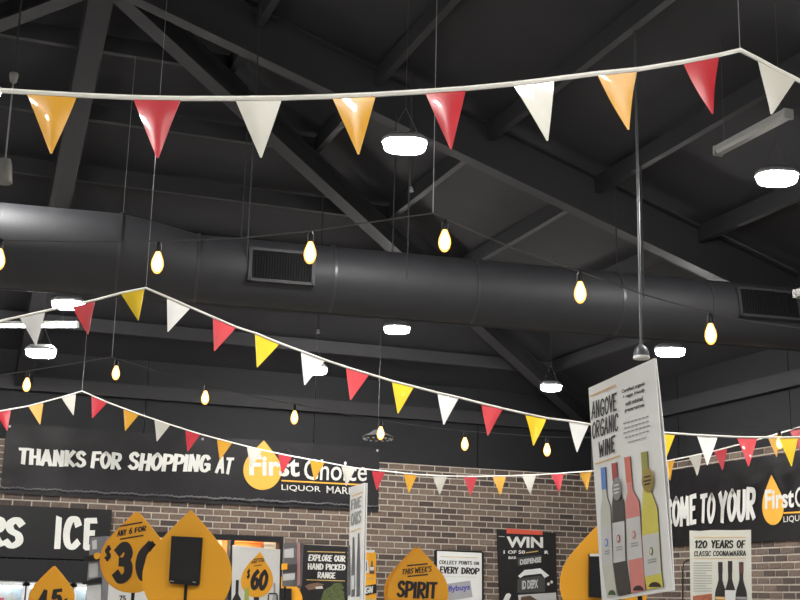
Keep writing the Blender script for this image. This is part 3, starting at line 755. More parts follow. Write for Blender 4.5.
for k, (a, b) in enumerate(((.55, 1.225), (1.235, 1.81), (1.82, 2.28))):
    r = empty('display_fridge', ((a+b)/2, 16.98, 0)); w = (b-a)/2-.004
    tag(r, ['glass door fridge at the left edge with pink and white packs', 'glass door fridge behind the orange forty five drop sign', 'narrow glass door fridge behind the grey aisle board'][k], 'fridge', 'display fridges under the ice sign')
    mb = MB().box((-w, .02, 0), (-w+.03, .16, 1.97)).box((w-.03, .02, 0), (w, .16, 1.97)).box((-w, .13, 0), (w, .16, 1.97)).box((-w, .02, 1.94), (w, .16, 1.985)).box((-w, .02, 0), (w, .16, .12))
    mb.build('body', M_int, r)
    d = MB().box((-w, -.02, .12), (-w+.035, .02, 1.97)).box((w-.035, -.02, .12), (w, .02, 1.97)).box((-w, -.02, 1.925), (w, .02, 1.97)).box((-w, -.02, .12), (w, .02, .17)).build('door_frame', M_fridge, r)
    MB().box((-w+.035, -.004, .17), (w-.035, .004, 1.925)).build('glass', M_pane, d)
    MB().tube([(w-.02, -.02, .9), (w-.02, -.05, .93), (w-.02, -.05, 1.37), (w-.02, -.02, 1.4)], .008, 6).build('handle', M_wire, d)
    MB().box((-w+.04, .03, 1.90), (w-.04, .05, 1.925)).build('lamp_strip', M_fled, r)
    for z in (.5, .9, 1.3, 1.62): MB().box((-w+.03, .03, z), (w-.03, .13, z+.015)).build('shelf', M_shelf, r)
    if k == 0:
        for i in range(4):
            q = empty('drink_pack', (a+.1+.14*i, 17.05, 1.636)); tag(q, ['pink drink pack on the top fridge shelf, leftmost', 'white drink pack between two pink packs in fridge', 'pink drink pack beside the white peaked pack', 'white peaked pack at the right end of fridge shelf'][i], 'pack', 'packs in the left fridge')
            m = M_pink if i in (0, 2) else M_shelf
            MB().box((-.05, -.03, 0), (.05, .03, .14)).build('carton', m, q)
            MB().prism([(-.05, .14), (.05, .14), (.0, .22)], -.03, .03).build('gable_top', M_shelf, q)

# ================================================================== POSTERS ON THE BACK WALL
def wallposter(name, label, cat, cx, cz, th=.02):
    P = Plane(name, (cx, YB-.045, cz), 0); tag(P.root, label, cat); return P
# WIN poster
P = wallposter('poster', 'black win poster with a red strip and a tilted house sign', 'poster', 8.35, 2.3)
M_pblack = mat('poster_black', (.017, .0165, .017), .5, var=.15, spec=.3); M_tomato = mat('poster_red', (.62, .09, .05), .5); M_brownp = mat('poster_brown', (.10, .06, .04), .5)
P.poly([(497, 529), (555.5, 533), (558, 612), (500, 612)], M_pblack, 0, 'sheet', .015)
P.poly([(506.5, 528.5), (542.5, 531), (542.5, 535), (506.5, 533.5)], M_tomato, -.003, 'red_strip')
P.poly([(498.5, 536), (504.5, 536.4), (504.5, 537), (498.5, 536.6)], M_lightgrey, -.003, 'small_print')
P.sans('WIN', (506.5, 547.5), (543, 548), (506.5, 536.5), M_print, -.003, .035)
P.sans('1 OF 50', (503.5, 553.8), (525, 553.8), (503.5, 550.3), M_print, -.003, .03)
P.sans('R', (544.5, 554), (548.5, 554), (544.5, 550.6), M_print, -.003, .03)
P.sans('BAR', (508.5, 559), (516.5, 559), (508.5, 556.3), M_print, -.003, .03)
P.poly([(526, 552.3), (538, 550.6), (538, 551.6), (526, 553.3)], M_gold, -.003, 'gold_line')
M_slate = mat('poster_slate', (.055, .058, .058), .5)
P.poly([(517.5, 557.5), (541.5, 555), (541.5, 562), (517.5, 566)], M_slate, -.003, 'printed_board')
P.sans('DISPENSE', (519.8, 565), (541, 562.3), (519.8, 559.5), M_lightgrey, -.005, .05)
P.poly([(518, 576), (524.5, 570), (540, 568.3), (549, 575.5), (544.5, 578), (541, 573.5), (524, 575.5), (520, 578)], M_paper, -.005, 'printed_roof')
P.poly([(517.5, 579), (540, 575.5), (545, 579), (545, 592), (517, 593)], M_slate, -.003, 'printed_board')
P.sans('ID DEPX', (521.8, 589.5), (538, 588), (521.8, 580.8), M_lightgrey, -.005, .05)
for x, y in ((548.3, 584), (551.5, 582)):
    q = [(x+1.4*math.cos(t*.785), y+1.6*math.sin(t*.785)) for t in range(8)]; P.poly(q, M_print, -.004, 'white_dot')
P.poly([(503, 600), (506, 594), (509, 593), (511, 595), (509, 600), (506, 612)], M_print, -.004, 'printed_swoosh')
P.poly([(518, 595), (556, 592.5), (557, 612), (520, 612)], M_lightgrey, -.003, 'printed_base')
P.poly([(519, 612), (521, 597), (530, 595.5), (537, 600), (541, 612)], M_brownp, -.005, 'printed_food')
# COLLECT POINTS poster
P = wallposter('poster', 'white poster in a black frame about collecting points', 'poster', 7.28, 2.1)
P.poly([(436, 549.5), (482, 551.2), (483.7, 553), (483.7, 612), (434.5, 612), (434.8, 551)], M_black, -.0, 'frame', .02)
P.poly([(437, 551), (481.6, 553), (481.9, 612), (437, 612)], M_paper, -.004, 'sheet')
P.poly([(440, 556.2), (478, 557.6), (478, 558.2), (440, 556.8)], M_gold, -.006, 'gold_line')
P.brush('COLLECT', (439, 564), (457, 564.8), (439, 560), M_blackprint, -.006, 0.221)
P.brush('POINTS', (458.5, 564.6), (472, 565), (458.5, 560.6), M_blackprint, -.006, 0.221)
P.brush('ON', (473.5, 565), (479, 565.2), (473.5, 561.3), M_blackprint, -.006, 0.221)
P.brush('EVERY', (439.5, 573.5), (458.5, 574.2), (439.5, 566), M_blackprint, -.006, 0.273)
P.brush('DROP', (461, 574.2), (479.5, 575), (461, 567), M_blackprint, -.006, 0.273)
P.poly([(437.5, 575.8), (477, 577), (477, 577.4), (437.5, 576.2)], M_lightgrey, -.006, 'grey_line')
M_card = mat('card_grey', (.36, .36, .37), .35); M_blue = mat('flybuys_blue', (.07, .07, .36), .5)
P.poly([(446, 584), (470, 580.5), (472.5, 597), (448, 601)], M_card, -.006, 'printed_card')
P.sans('flybuys', (448, 593.5), (470, 591.3), (447.6, 586), M_blue, -.008, .03)
# EXPLORE poster
P = wallposter('poster', 'black poster reading explore our hand picked range', 'poster', 5.22, 2.1)
P.poly([(302, 544.5), (347.5, 546.5), (347.3, 612), (300, 612)], M_pblack, 0, 'sheet', .015)
P.poly([(307.5, 551), (345, 552), (345, 552.9), (307.5, 551.9)], M_gold, -.003, 'gold_line')
P.brush('EXPLORE', (308, 561), (332, 561.8), (308.5, 554), M_print, -.003, 0.26)
P.brush('OUR', (334, 561.8), (345.3, 562.2), (334, 555), M_print, -.003, 0.26)
P.brush('HAND', (307.7, 569.6), (323.5, 570.2), (307.7, 562.8), M_print, -.003, 0.26)
P.brush('PICKED', (325.5, 570.2), (345.5, 570.8), (325.5, 563.5), M_print, -.003, 0.26)
P.brush('RANGE', (317.3, 578.3), (335.5, 578.8), (317.3, 571.7), M_print, -.003, 0.26)
P.poly([(306.5, 579.3), (345, 580.5), (345, 581.4), (306.5, 580.2)], M_gold, -.003, 'gold_line')
M_green = mat('photo_leaves', (.075, .10, .03), .6, var=.4, scale=30); M_skin = mat('photo_tan', (.20, .115, .075), .6, var=.2, scale=20)
P.poly([(305, 586), (309, 584), (318, 582.5), (324, 584.5), (316, 589), (308, 590)], M_skin, -.004, 'printed_hand')
P.poly([(315, 587), (322, 586), (323, 588.5), (316, 589)], M_print, -.006, 'printed_cuff')
for q in ([(321, 598), (324, 590), (331, 586), (339, 587), (344, 592), (345, 612), (320, 612)], [(330, 588), (334, 583), (341, 583), (344, 588), (338, 592)]):
    P.poly(q, M_green, -.004-.0015*len(P.root.children) % .003, 'printed_leaves')
M_lime = mat('photo_lime', (.19, .25, .07), .6, var=.3, scale=40)
for q in ([(323, 600), (328, 594), (332, 596), (330, 604), (324, 606)], [(334, 594), (339, 591), (341, 596), (336, 599)]): P.poly(q, M_lime, -.006, 'printed_leaf')

# ================================================================== SIGNS ON STANDS
def stand(root, h, y=.03, x=0, base=True):
    """pole and foot below a sign whose root is h above the floor"""
    MB().tube([(x, y, -h+.02), (x, y, -.02)], .011, 8).build('pole', M_black, root, True)
    if base: MB().lathe([(.17, 0), (.17, .012), (.06, .022), (.02, .03)], 24, (x, y, -h)).build('foot', M_black, root, True)
def drop_sign(px, py, rpx, width, label, ry=0, group='orange drop signs', two=True, apex=1.48, rz=None):
    d = width/2/rpx*FPX; c = un(px, py, d)
    P = Plane('drop_sign', c, -YAW if rz is None else rz, ry)
    tag(P.root, label, 'sign', group)
    r = width/2; out = drop_outline(r, apex)
    MB().prism(out, 0, .008).build('front_panel', M_orange, P.root)
    if two:
        MB().prism([(a-.024*r/.2, b) for a, b in out], .05, .058).build('back_panel', M_orange, P.root)
        MB().box((-.02, .008, -r*.8), (.02, .05, -r*.6)).build('spacer', M_black, P.root)
    stand(P.root, c.z, .03)
    return P, r, d
# big drop seen from behind
P, r, d = drop_sign(187, 576, 44.6, .46, 'large orange drop sign with a black box on its face', 0, two=False)
P.poly([(172.5, 536.3), (203, 537.8), (200, 584), (198.5, 586), (171.5, 583.5), (169.8, 581)], M_black, -.03, 'holder', .03)
P.poly([(173.5, 538), (201.5, 539.3), (199, 581), (171.3, 579)], M_pblack, -.034, 'holder_face', .004)
P.poly([(171, 580.5), (175, 581), (175, 582), (171, 581.5)], M_greyprint, -.036, 'small_label')
P.poly([(193.5, 581.5), (197, 581.9), (197, 583), (193.5, 582.6)], M_greyprint, -.036, 'small_label')
MB().tube([(0, -.014, P.px(186, 584)[1]), (0, -.014, -P.root.location.z+.03)], .008, 8).build('pole', M_black, P.root, True)
# $30 drop
P, r, d = drop_sign(134.5, 559.5, 32.5, .42, 'orange drop sign with any six for thirty dollars price', -.0)
P.poly([(120, 525.5), (142.5, 521.5), (142.5, 523), (120, 527)], M_blackprint, -.003, 'printed_rule')
P.brush('ANY', (117, 537), (127, 535), (117, 530.5), M_blackprint, -.003, 0.26)
P.brush('6', (129, 534.4), (132.5, 533.8), (129, 527.8), M_blackprint, -.003, 0.26)
P.brush('FOR', (134.5, 533.4), (146.5, 531), (134.5, 527.5), M_blackprint, -.003, 0.26)
P.poly([(120, 538.6), (143.5, 534.6), (143.5, 536), (120, 540)], M_blackprint, -.003, 'printed_rule')
P.brush('$', (104.3, 562), (111.5, 561), (104.3, 546), M_blackprint, -.003, 0.26)
P.brush('3', (111.5, 584.5), (132.5, 583), (112.5, 542.5), M_blackprint, -.003, 0.351)
P.brush('0', (135, 583), (160, 580), (136, 542), M_blackprint, -.003, 0.312)
c30 = un(127, 590, 11.5)
P = Plane('price_card', c30, -YAW); tag(P.root, 'white price card on a stand below the thirty dollar drop sign', 'sign')
P.poly([(106.5, 572), (148, 573), (148, 618), (106.5, 618)], M_white, 0, 'card', .008)
P.sans('75', (119.5, 601), (126, 601), (119.5, 595.5), M_blackprint, -.003, .03)
stand(P.root, c30.z, .02)
# SPIRIT drop
P, r, d = drop_sign(418, 592.5, 30.5, .42, 'orange drop sign reading this weeks spirit beside the framed poster', -.0)
P.poly([(407, 565), (427.5, 563), (427.5, 564.5), (407, 566.5)], M_blackprint, -.003, 'printed_rule')
P.brush("THIS", (401.5, 575), (413, 573.8), (402.5, 569), M_blackprint, -.003, 0.208)
P.brush("WEEK'S", (414.5, 573.6), (431.5, 572), (415, 567.3), M_blackprint, -.003, 0.208)
P.poly([(407.5, 575.8), (428, 573.8), (428, 575.2), (407.5, 577.2)], M_blackprint, -.003, 'printed_rule')
P.brush('SPIRIT', (396, 598), (437, 600), (397, 580), M_blackprint, -.003, 0.26)
P.brush('FEATURE', (394, 609), (438, 611), (394.5, 600.5), M_blackprint, -.003, 0.26)
# 45 drop
P, r, d = drop_sign(52, 599.5, 22.5, .42, 'small orange drop sign with forty five price in front of fridges', -.0)
P.brush('4', (37, 608), (47.5, 608), (38, 589), M_blackprint, -.003, 0.312)
P.brush('5', (50.5, 608), (62, 607), (51.5, 589.3), M_blackprint, -.003, 0.312)
P.poly([(64.5, 599), (68, 598), (67, 601), (64, 602)], M_blackprint, -.003, 'printed_mark')
# drop behind the wine sign
P, r, d = drop_sign(604, 585, 44, .46, 'large orange drop sign half hidden behind the wine sign', 0, two=False)
P.poly([(588.5, 554), (620, 554), (620, 600), (588.5, 597)], M_black, -.03, 'holder', .03)
P.poly([(588.7, 554), (619, 554), (619, 556.5), (588.7, 556.5)], M_paper, -.033, 'holder_label')
# small drop behind the white poster
P, r, d = drop_sign(284, 601, 18.5, .45, 'small orange drop sign below the grey aisle board with black box', 0, two=False)
P.poly([(276, 588), (291.5, 588.5), (291.5, 612), (276, 612)], M_black, -.03, 'holder', .03)

# white poster with $60 drop and bottles
def bottle_outline(cx, z0, h, w, neck=.3, shoulder=.62):
    n = w*neck/2; s = w/2
    pr = [(s, 0), (s, shoulder*.86), (s*.9, shoulder*.95), (n*1.5, shoulder*1.1), (n, shoulder*1.2), (n, 1)]
    return [(cx+a, z0+b*h) for a, b in pr]+[(cx-a, z0+b*h) for a, b in reversed(pr)]
def printed_bottle(P, base, top, wpx, m, mcap, mlab, y, capf=.3, lab=(.28, .55), neck=.3, shoulder=.58):
    b = P.px(*base); t = P.px(*top); e = P.px(base[0]+wpx, base[1]); w = abs(e[0]-b[0])
    h = t[1]-b[1]; sh = (t[0]-b[0])/h if h else 0
    def shear(q): return [(a+(z-b[1])*sh, z) for a, z in q]
    o = bottle_outline(b[0], b[1], h, w, neck, shoulder)
    g = MB().add([(a, y, z) for a, z in shear(o)], [tuple(range(len(o)))]).build('printed_bottle', m, P.root)
    n = w*neck/2*1.12
    for nm, mm, q in (('printed_capsule', mcap, [(b[0]-n, t[1]-h*capf), (b[0]+n, t[1]-h*capf), (b[0]+n, t[1]), (b[0]-n, t[1])]),
                      ('printed_label', mlab, [(b[0]-w*.47, b[1]+h*lab[0]), (b[0]+w*.47, b[1]+h*lab[0]), (b[0]+w*.47, b[1]+h*lab[1]), (b[0]-w*.47, b[1]+h*lab[1])])):
        if mm: MB().add([(a, y-.002, z) for a, z in shear(q)], [(0, 1, 2, 3)]).build(nm, mm, g)
    return g
M_wineblk = mat('bottle_dark', (.020, .018, .016), .4); M_wgreen = mat('bottle_green', (.40, .45, .10), .4)
c = un(256, 580, 13.0)
P = Plane('poster_stand', c, -YAW-.05)
tag(P.root, 'white price poster with sixty dollar drop and printed bottles on a stand', 'poster')
P.poly([(232.5, 545), (280.3, 549.5), (279, 622), (231, 622)], M_white, 0, 'board', .012)
P.poly([(280.3, 548), (281.6, 548), (280.2, 622), (278.8, 622)], M_black, -.004, 'edge_rail', .02)
stand(P.root, c.z, .03)
q = drop_outline(1, 1.5, 30, .03); bc = P.px(257, 581); hw = (P.px(273, 581)[0]-P.px(241, 581)[0])/2; tp = P.px(259, 552)[1]
zt = max(b for a, b in q)
MB().add([(bc[0]+a*hw+(.015 if b > 1.2 else 0), -.003, bc[1]+(b*hw if b < 0 else b/zt*(tp-bc[1]))) for a, b in q], [tuple(range(len(q)))]).build('printed_drop', M_orange, P.root)
P.poly([(253.5, 559), (263.5, 558), (263.5, 558.9), (253.5, 559.9)], M_blackprint, -.005, 'printed_rule')
P.brush('ANY', (251, 564), (258, 563), (251.5, 560.8), M_blackprint, -.005, 0.208)
P.brush('FOR', (259, 562.7), (264.5, 561.8), (259, 559.8), M_blackprint, -.005, 0.208)
P.poly([(254, 565.6), (262, 564.6), (262, 565.4), (254, 566.4)], M_blackprint, -.005, 'printed_rule')
P.brush('$', (246.5, 579.5), (250, 579), (247, 569), M_blackprint, -.005, 0.26)
P.brush('60', (250, 590.5), (268, 591), (251, 568.5), M_blackprint, -.005, 0.312)
printed_bottle(P, (236, 622), (237.5, 580), 9, M_wineblk, M_wineblk, None, -.006)
printed_bottle(P, (246, 626), (247, 588), 8, M_wgreen, M_wgreen, None, -.006, neck=.5)
printed_bottle(P, (256, 628), (256.5, 597), 8, M_wineblk, M_wineblk, None, -.006, neck=.6)
printed_bottle(P, (275, 616), (274.5, 583), 5, M_lightgrey, M_greyprint, None, -.006)
mb = MB()
pts = [P.px(*q) for q in ((268.5, 612), (268.5, 595), (269.5, 593.6), (276.5, 593.6), (277.3, 595), (277.3, 612))]
mb.tube([(a, -.012, b) for a, b in pts], .007, 6).build('wire_clip', M_black, P.root)

# grey aisle boards, seen at a slant, facing the left wall
M_aisle = mat('aisle_grey', (.12, .115, .12), .45, var=.1); M_aisle2 = mat('aisle_dark', (.045, .04, .04), .5)
def aisle_board(name, px0, px1, yt, yb, d, label, light):
    c = un((px0+px1)/2, (yt+yb)/2, d)
    P = Plane('aisle_board', c, -1.35); tag(P.root, label, 'sign', 'grey aisle boards')
    a = P.px(px0, (yt+yb)/2)[0]; b = P.px(px1, (yt+yb)/2)[0]; z1 = P.px((px0+px1)/2, yt)[1]; z0 = P.px((px0+px1)/2, yb)[1]
    MB().box((a, 0, z0), (b, .05, z1)).build('board', light, P.root)
    stand(P.root, c.z+z0, .03) if False else None
    MB().tube([(a+.02, .025, -c.z+.02), (a+.02, .025, z0+.05)], .012, 8).build('pole', M_black, P.root, True)
    MB().lathe([(.17, 0), (.17, .012), (.06, .022), (.02, .03)], 24, (a+.02, .025, -c.z)).build('foot', M_black, P.root, True)
    return P, a, b, z0, z1
M_aislelt = mat('aisle_light_grey', (.21, .21, .23), .45, var=.1)
P, a, b, z0, z1 = aisle_board('a', 87.5, 103, 537, 612, 9.6, 'grey slanted aisle board left of the thirty dollar drop sign', M_aislelt)
P.poly([(92.5, 541), (97.2, 539.5), (97.5, 549), (93, 549.5)], M_paper, -.004, 'label_card')
P.poly([(89.5, 564), (98.5, 563), (98.5, 577), (89.5, 578)], M_lightgrey, -.004, 'label_card')
P.poly([(87, 586), (101.5, 584.5), (101.5, 612), (87, 612)], M_paper, -.004, 'label_card')
P.poly([(86.5, 556), (99.5, 554.5), (99.5, 560.5), (86.5, 561.5)], M_black, -.02, 'clip', .02)
P.poly([(85, 582), (102, 577.5), (102, 582.5), (85, 584.5)], M_black, -.02, 'clip', .02)
q = [(100.5+3*math.cos(t*.524), 556+3.3*math.sin(t*.524)) for t in range(12)]
P.poly(q, M_orange, -.03, 'orange_button', .01)
P, a, b, z0, z1 = aisle_board('b', 283, 298.5, 543, 586.5, 13.2, 'dark grey slanted aisle board beside the explore poster', M_aisle)
P.poly([(284.5, 549.5), (294, 548), (294, 557.5), (284.5, 558)], M_lightgrey, -.004, 'label_card')
P.poly([(283.3, 574.3), (295.3, 573), (295.3, 579.5), (283.3, 580.8)], M_lightgrey, -.004, 'label_card')
P.poly([(283.3, 565.5), (297, 564), (297, 572), (283.3, 573)], M_aisle2, -.004, 'dark_band')
P.poly([(281.5, 564), (288, 563), (288, 569.5), (281.5, 570)], M_orange, -.008, 'orange_tab')
P.poly([(297.5, 543), (300.5, 542.5), (300.5, 585), (297.5, 585.5)], mat('pink_edge', (.42, .22, .22), .5), -.004, 'pink_edge')

# orange narrow panel beside the tall white sign
c = un(369, 580, 14.5)
P = Plane('product_display', c, -YAW-.1); tag(P.root, 'narrow orange display panel with printed products by the brick wall', 'sign')
P.poly([(358, 552.5), (375.8, 552.5), (376.2, 622), (357, 622)], M_orange, 0, 'panel', .03)
P.poly([(363, 550), (374.5, 550), (374.5, 552.5), (363, 552.5)], M_paper, -.001, 'top_card', .01)
P.poly([(362, 560), (368, 560), (369, 572.5), (362, 574)], M_paper, -.004, 'printed_splash')
P.poly([(363, 562), (367, 561.5), (367, 571), (363, 571)], M_brownp, -.006, 'printed_product')
printed_bottle(P, (372, 574), (372, 561), 4.5, M_brownp, M_brownp, M_paper, -.006)
P.poly([(361, 578), (374, 578), (374, 579), (361, 579)], M_gold, -.004, 'printed_rule')
P.poly([(359, 587), (376.5, 584), (376.8, 593), (359, 597)], M_black, -.006, 'printed_banner')
P.brush('-GN', (362.5, 594.5), (373, 592.8), (362.8, 587.3), M_print, -.009, 0.26)
P.poly([(361, 599), (375, 598), (375, 601), (361, 602)], M_gold, -.004, 'printed_rule')
stand(P.root, c.z, .04)

# ================================================================== WINE SIGNS
M_olive = mat('capsule_olive', (.30, .30, .04), .5); M_blue2 = mat('capsule_blue', (.10, .24, .60), .5); M_darkred = mat('capsule_red', (.42, .05, .05), .5); M_coral = mat('capsule_coral', (.66, .16, .09), .5)
M_wclear = mat('wine_clear', (.58, .58, .50), .4); M_wdark = mat('wine_dark', (.055, .05, .045), .4); M_wrose = mat('wine_rose', (.70, .24, .21), .4); M_wyel = mat('wine_yellow', (.68, .60, .10), .4)
M_labelp = mat('label_paper', (.60, .59, .57), .6, var=.04); M_medal = mat('medal_gold', (.34, .24, .04), .4); M_medalg = mat('medal_grey', (.26, .25, .24), .4)
M_tan = mat('tan_print', (.70, .44, .16), .5)
def two_face_panel(P, w, h, gap):
    """front and back sheets joined at the far edge, spread by gap at the near edge"""
    for nm, g0, g1 in (('front_sheet', 0, 0), ('back_sheet', .005, gap)):
        mb = MB(); n = 14; vs = []; fs = []
        for i in range(n+1):
            v = i/n
            for k in range(5):
                u = k/4
                y = g0+(g1-g0)*(.25+.75*u)*math.sin(math.pi*min(1, .06+v*.92)) if g1 else 0
                for t in (0, .004): vs.append((-w/2+w*u, y+t, h/2-h*v))
        def ix(i, k, t): return (i*5+k)*2+t
        for i in range(n):
            for k in range(4):
                fs.append((ix(i,k,0), ix(i,k+1,0), ix(i+1,k+1,0), ix(i+1,k,0))); fs.append((ix(i,k,1), ix(i+1,k,1), ix(i+1,k+1,1), ix(i,k+1,1)))
            for k in (0, 4): fs.append((ix(i,k,0), ix(i+1,k,0), ix(i+1,k,1), ix(i,k,1)))
        for i in (0, n):
            for k in range(4): fs.append((ix(i,k,0), ix(i,k+1,0), ix(i,k+1,1), ix(i,k,1)))
        mb.add(vs, fs).build(nm, M_white, P.root)
W, H = .56, 1.0
P = Plane('wine_sign', (2.908, 4.946, 2.426), -1.53, -.097)
tag(P.root, 'white sign with organic wine lettering and four printed bottles, at right', 'sign', 'white wine signs')
two_face_panel(P, W, H, .019)
P.poly([(590.5, 395.8), (616.5, 384.2), (616.5, 385.8), (590.5, 397.4)], M_tan, -.004, 'printed_rule')
P.brush('ANGOVE', (592, 420.5), (618, 411), (591.5, 402), M_blackprint, -.004, 0.165, .1)
P.brush('ORGANIC', (593, 440), (619.5, 430.5), (592.5, 422), M_blackprint, -.004, 0.165, .1)
P.brush('WINE', (599.5, 458.5), (616.5, 452), (599, 441.5), M_blackprint, -.004, 0.18, .1)
P.poly([(596, 463.4), (621, 454.8), (621, 456.2), (596, 464.8)], M_tan, -.004, 'printed_rule')
for s, a, b in (('Certified organic', (622.5, 394.5), (645.5, 386)), ('+ vegan friendly', (623.5, 400), (645.5, 392.5)), ('with minimal', (626, 406.5), (643.5, 400.5)), ('preservatives', (625.5, 413.5), (645, 407.5))):
    P.sans(s, a, b, (a[0], a[1]-4.6), M_blackprint, -.004, .03)
for i in range(5):
    y = 424.5+i*4.7; x0, x1 = ((624, 650), (624.5, 650), (624, 651), (625.5, 650), (629, 647))[i]
    n = 7
    for k in range(n):
        xa = x0+(x1-x0)*k/n; xb = x0+(x1-x0)*(k+.82)/n; f = -.30
        P.poly([(xa, y+(xa-x0)*f), (xb, y+(xb-x0)*f), (xb, y+(xb-x0)*f-1.3), (xa, y+(xa-x0)*f-1.3)], M_greyprint, -.004, 'small_print')
def wine_bottle(base, lab0, lab1, sh0, neck0, top, wb, wn, m, mc, mpunt):
    """printed bottle from photo rows: base, label bottom and top, shoulder, neck base, capsule top; half widths in photo pixels"""
    def row(p, hw, s=-.2): return [P.px(p[0]-hw, p[1]-hw*s), P.px(p[0]+hw, p[1]+hw*s)]
    rows = [row(base, wb*.96), row(lab0, wb), row(lab1, wb), row(sh0, wb*.92), row(((sh0[0]+neck0[0])/2, (sh0[1]+neck0[1])/2), (wb+wn)*.47), row(neck0, wn), row(top, wn)]
    q = [r[0] for r in rows]+[r[1] for r in reversed(rows)]
    g = MB().add([(a, -.005, b) for a, b in q], [tuple(range(len(q)))]).build('printed_bottle', m, P.root)
    cx = sum(a for a, b in q)/len(q)
    ow = [row(p_, h_+.55) for p_, h_ in ((base, wb*.96), (lab0, wb), (lab1, wb), (sh0, wb*.92), (((sh0[0]+neck0[0])/2, (sh0[1]+neck0[1])/2), (wb+wn)*.47), (neck0, wn), (top, wn))]
    qo = [r_[0] for r_ in ow]+[r_[1] for r_ in reversed(ow)]
    MB().add([(a, -.0025, b) for a, b in qo], [tuple(range(len(qo)))]).build('printed_outline', M_outline, g)
    l = row(lab0, wb*.97)+list(reversed(row(lab1, wb*.97)))
    MB().add([(a, -.006, b) for a, b in l], [(0, 1, 2, 3)]).build('printed_label', M_labelp, g)
    cb = (neck0[0]+(top[0]-neck0[0])*.25, neck0[1]+(top[1]-neck0[1])*.25)
    l = row(cb, wn*1.1)+list(reversed(row(top, wn*1.1)))
    MB().add([(a, -.006, b) for a, b in l], [(0, 1, 2, 3)]).build('printed_capsule', mc, g)
    pc = base; q = [P.px(pc[0]+wb*.75*math.cos(t*math.pi/8), pc[1]-1.5-5*abs(math.sin(t*math.pi/8))) for t in range(9)]
    MB().add([(a, -.006, b) for a, b in q], [tuple(range(9))]).build('printed_punt', mpunt, g)
    lc = ((lab0[0]+lab1[0])/2, lab0[1]*.42+lab1[1]*.58)
    q = [P.px(lc[0]+1.9*math.cos(t*.524), lc[1]+4.2*math.sin(t*.524)) for t in range(12)]
    MB().add([(a, -.008, b) for a, b in q], [tuple(range(12))]).build('printed_crest', mc, g)
    q = [P.px(lc[0]+1.1*math.cos(t*.524), lc[1]+2.8*math.sin(t*.524)) for t in range(12)]
    MB().add([(a, -.010, b) for a, b in q], [tuple(range(12))]).build('printed_crest', M_labelp, g)
    for dy in (10, 12.5): 
        w2 = row((lc[0]+.8, lc[1]+dy-1), wb*.5)+list(reversed(row((lc[0]+.8, lc[1]+dy-2.2), wb*.5)))
        MB().add([(a, -.008, b) for a, b in w2], [(0, 1, 2, 3)]).build('small_print', M_greyprint, g)
M_outline = mat('outline_grey', (.16, .15, .13), .6)
M_puntg = mat('punt_green', (.05, .10, .03), .4); M_puntd = mat('punt_dark', (.03, .015, .012), .4)
wine_bottle((613, 596.5), (608.5, 564.5), (607, 527), (606.5, 508), (605.5, 497), (604, 467.5), 5.2, 2.1, M_wclear, M_blue2, M_puntg)
wine_bottle((625.5, 595), (620.5, 562), (619.5, 522), (618.8, 503), (616.5, 486), (615, 463), 6.2, 2.3, M_wdark, M_darkred, M_wdark)
wine_bottle((639.5, 592), (636.5, 559), (634, 517.5), (633, 502), (631, 491), (628, 457), 7.2, 2.6, M_wrose, M_coral, M_puntd)
wine_bottle((656, 588.5), (654, 575), (651.5, 534), (650.5, 510), (647, 486), (645, 452), 8.4, 2.8, M_wyel, M_olive, M_puntd)
for (x, y, a, b, m) in ((650, 480.5, 6, 12, M_medal), (619, 489, 4.6, 11.5, M_medalg)):
    q = [P.px(x+a*math.cos(t*math.pi/12), y+b*math.sin(t*math.pi/12)) for t in range(24)]
    MB().add([(u, -.012, v) for u, v in q], [tuple(range(24))]).build('printed_medal', m, P.root)
    for dy, hw in ((-3, .55), (1, .65), (4.5, .5)):
        P.poly([(x-a*hw, y+dy+a*hw*.25), (x+a*hw, y+dy-a*hw*.25), (x+a*hw, y+dy-1.5-a*hw*.25), (x-a*hw, y+dy-1.5+a*hw*.25)], M_blackprint if m == M_medal else M_paper, -.014, 'small_print')
MB().tube([(0, .02, -2.40), (0, .02, .3)], .011, 8).build('pole', M_black, P.root, True)
MB().lathe([(.19, 0), (.19, .012), (.06, .022), (.02, .03)], 24, (0, .02, -2.42)).build('foot', M_black, P.root, True)
# second, farther sign
c = un(357, 545, 10.6)
P = Plane('wine_sign', c, -1.56, -.03)
tag(P.root, 'narrow slanted white wine sign beside the left banner end', 'sign', 'white wine signs')
a = P.px(349, 545)[0]; b = P.px(363, 545)[0]; z1 = P.px(357.5, 485)[1]; z0 = P.px(356, 606)[1]
MB().box((a, 0, z0), (b, .012, z1)).build('front_sheet', M_white, P.root)
MB().box((a, .02, z0), (b, .03, z1)).build('back_sheet', M_white, P.root)
P.poly([(352, 496), (363, 491.5), (363, 492.7), (352, 497.2)], M_tan, -.003, 'printed_rule')
P.brush('FIVE', (351.3, 510.5), (361.8, 507), (351.5, 499.5), M_greyprint, -.003, 0.26, .06)
P.brush('OAKS', (351, 527), (361.5, 523.5), (351.3, 513), M_greyprint, -.003, 0.26, .06)
P.poly([(351, 531.5), (361.3, 527.5), (361.3, 528.5), (351, 532.5)], M_tan, -.003, 'printed_rule')
M_slateb = mat('bottle_slate', (.12, .12, .13), .5)
for x, y0, y1 in ((348.8, 596, 545), (353.2, 597, 537), (358.3, 597, 533)):
    P.poly([(x-1.6, y0), (x+1.8, y0-.8), (x+2, (y0+y1)/2), (x+1.6, y1+12), (x+1.4, y1), (x-.3, y1+.5), (x-.5, y1+12), (x-1.4, (y0+y1)/2)], M_slateb, -.003, 'printed_bottle')
P.poly([(351.8, 590), (354.8, 589), (355, 575), (352, 576)], M_paper, -.005, 'printed_label')
MB().tube([(0, .016, -c.z+.02), (0, .016, z1-.2)], .008, 8).build('pole', M_black, P.root, True)
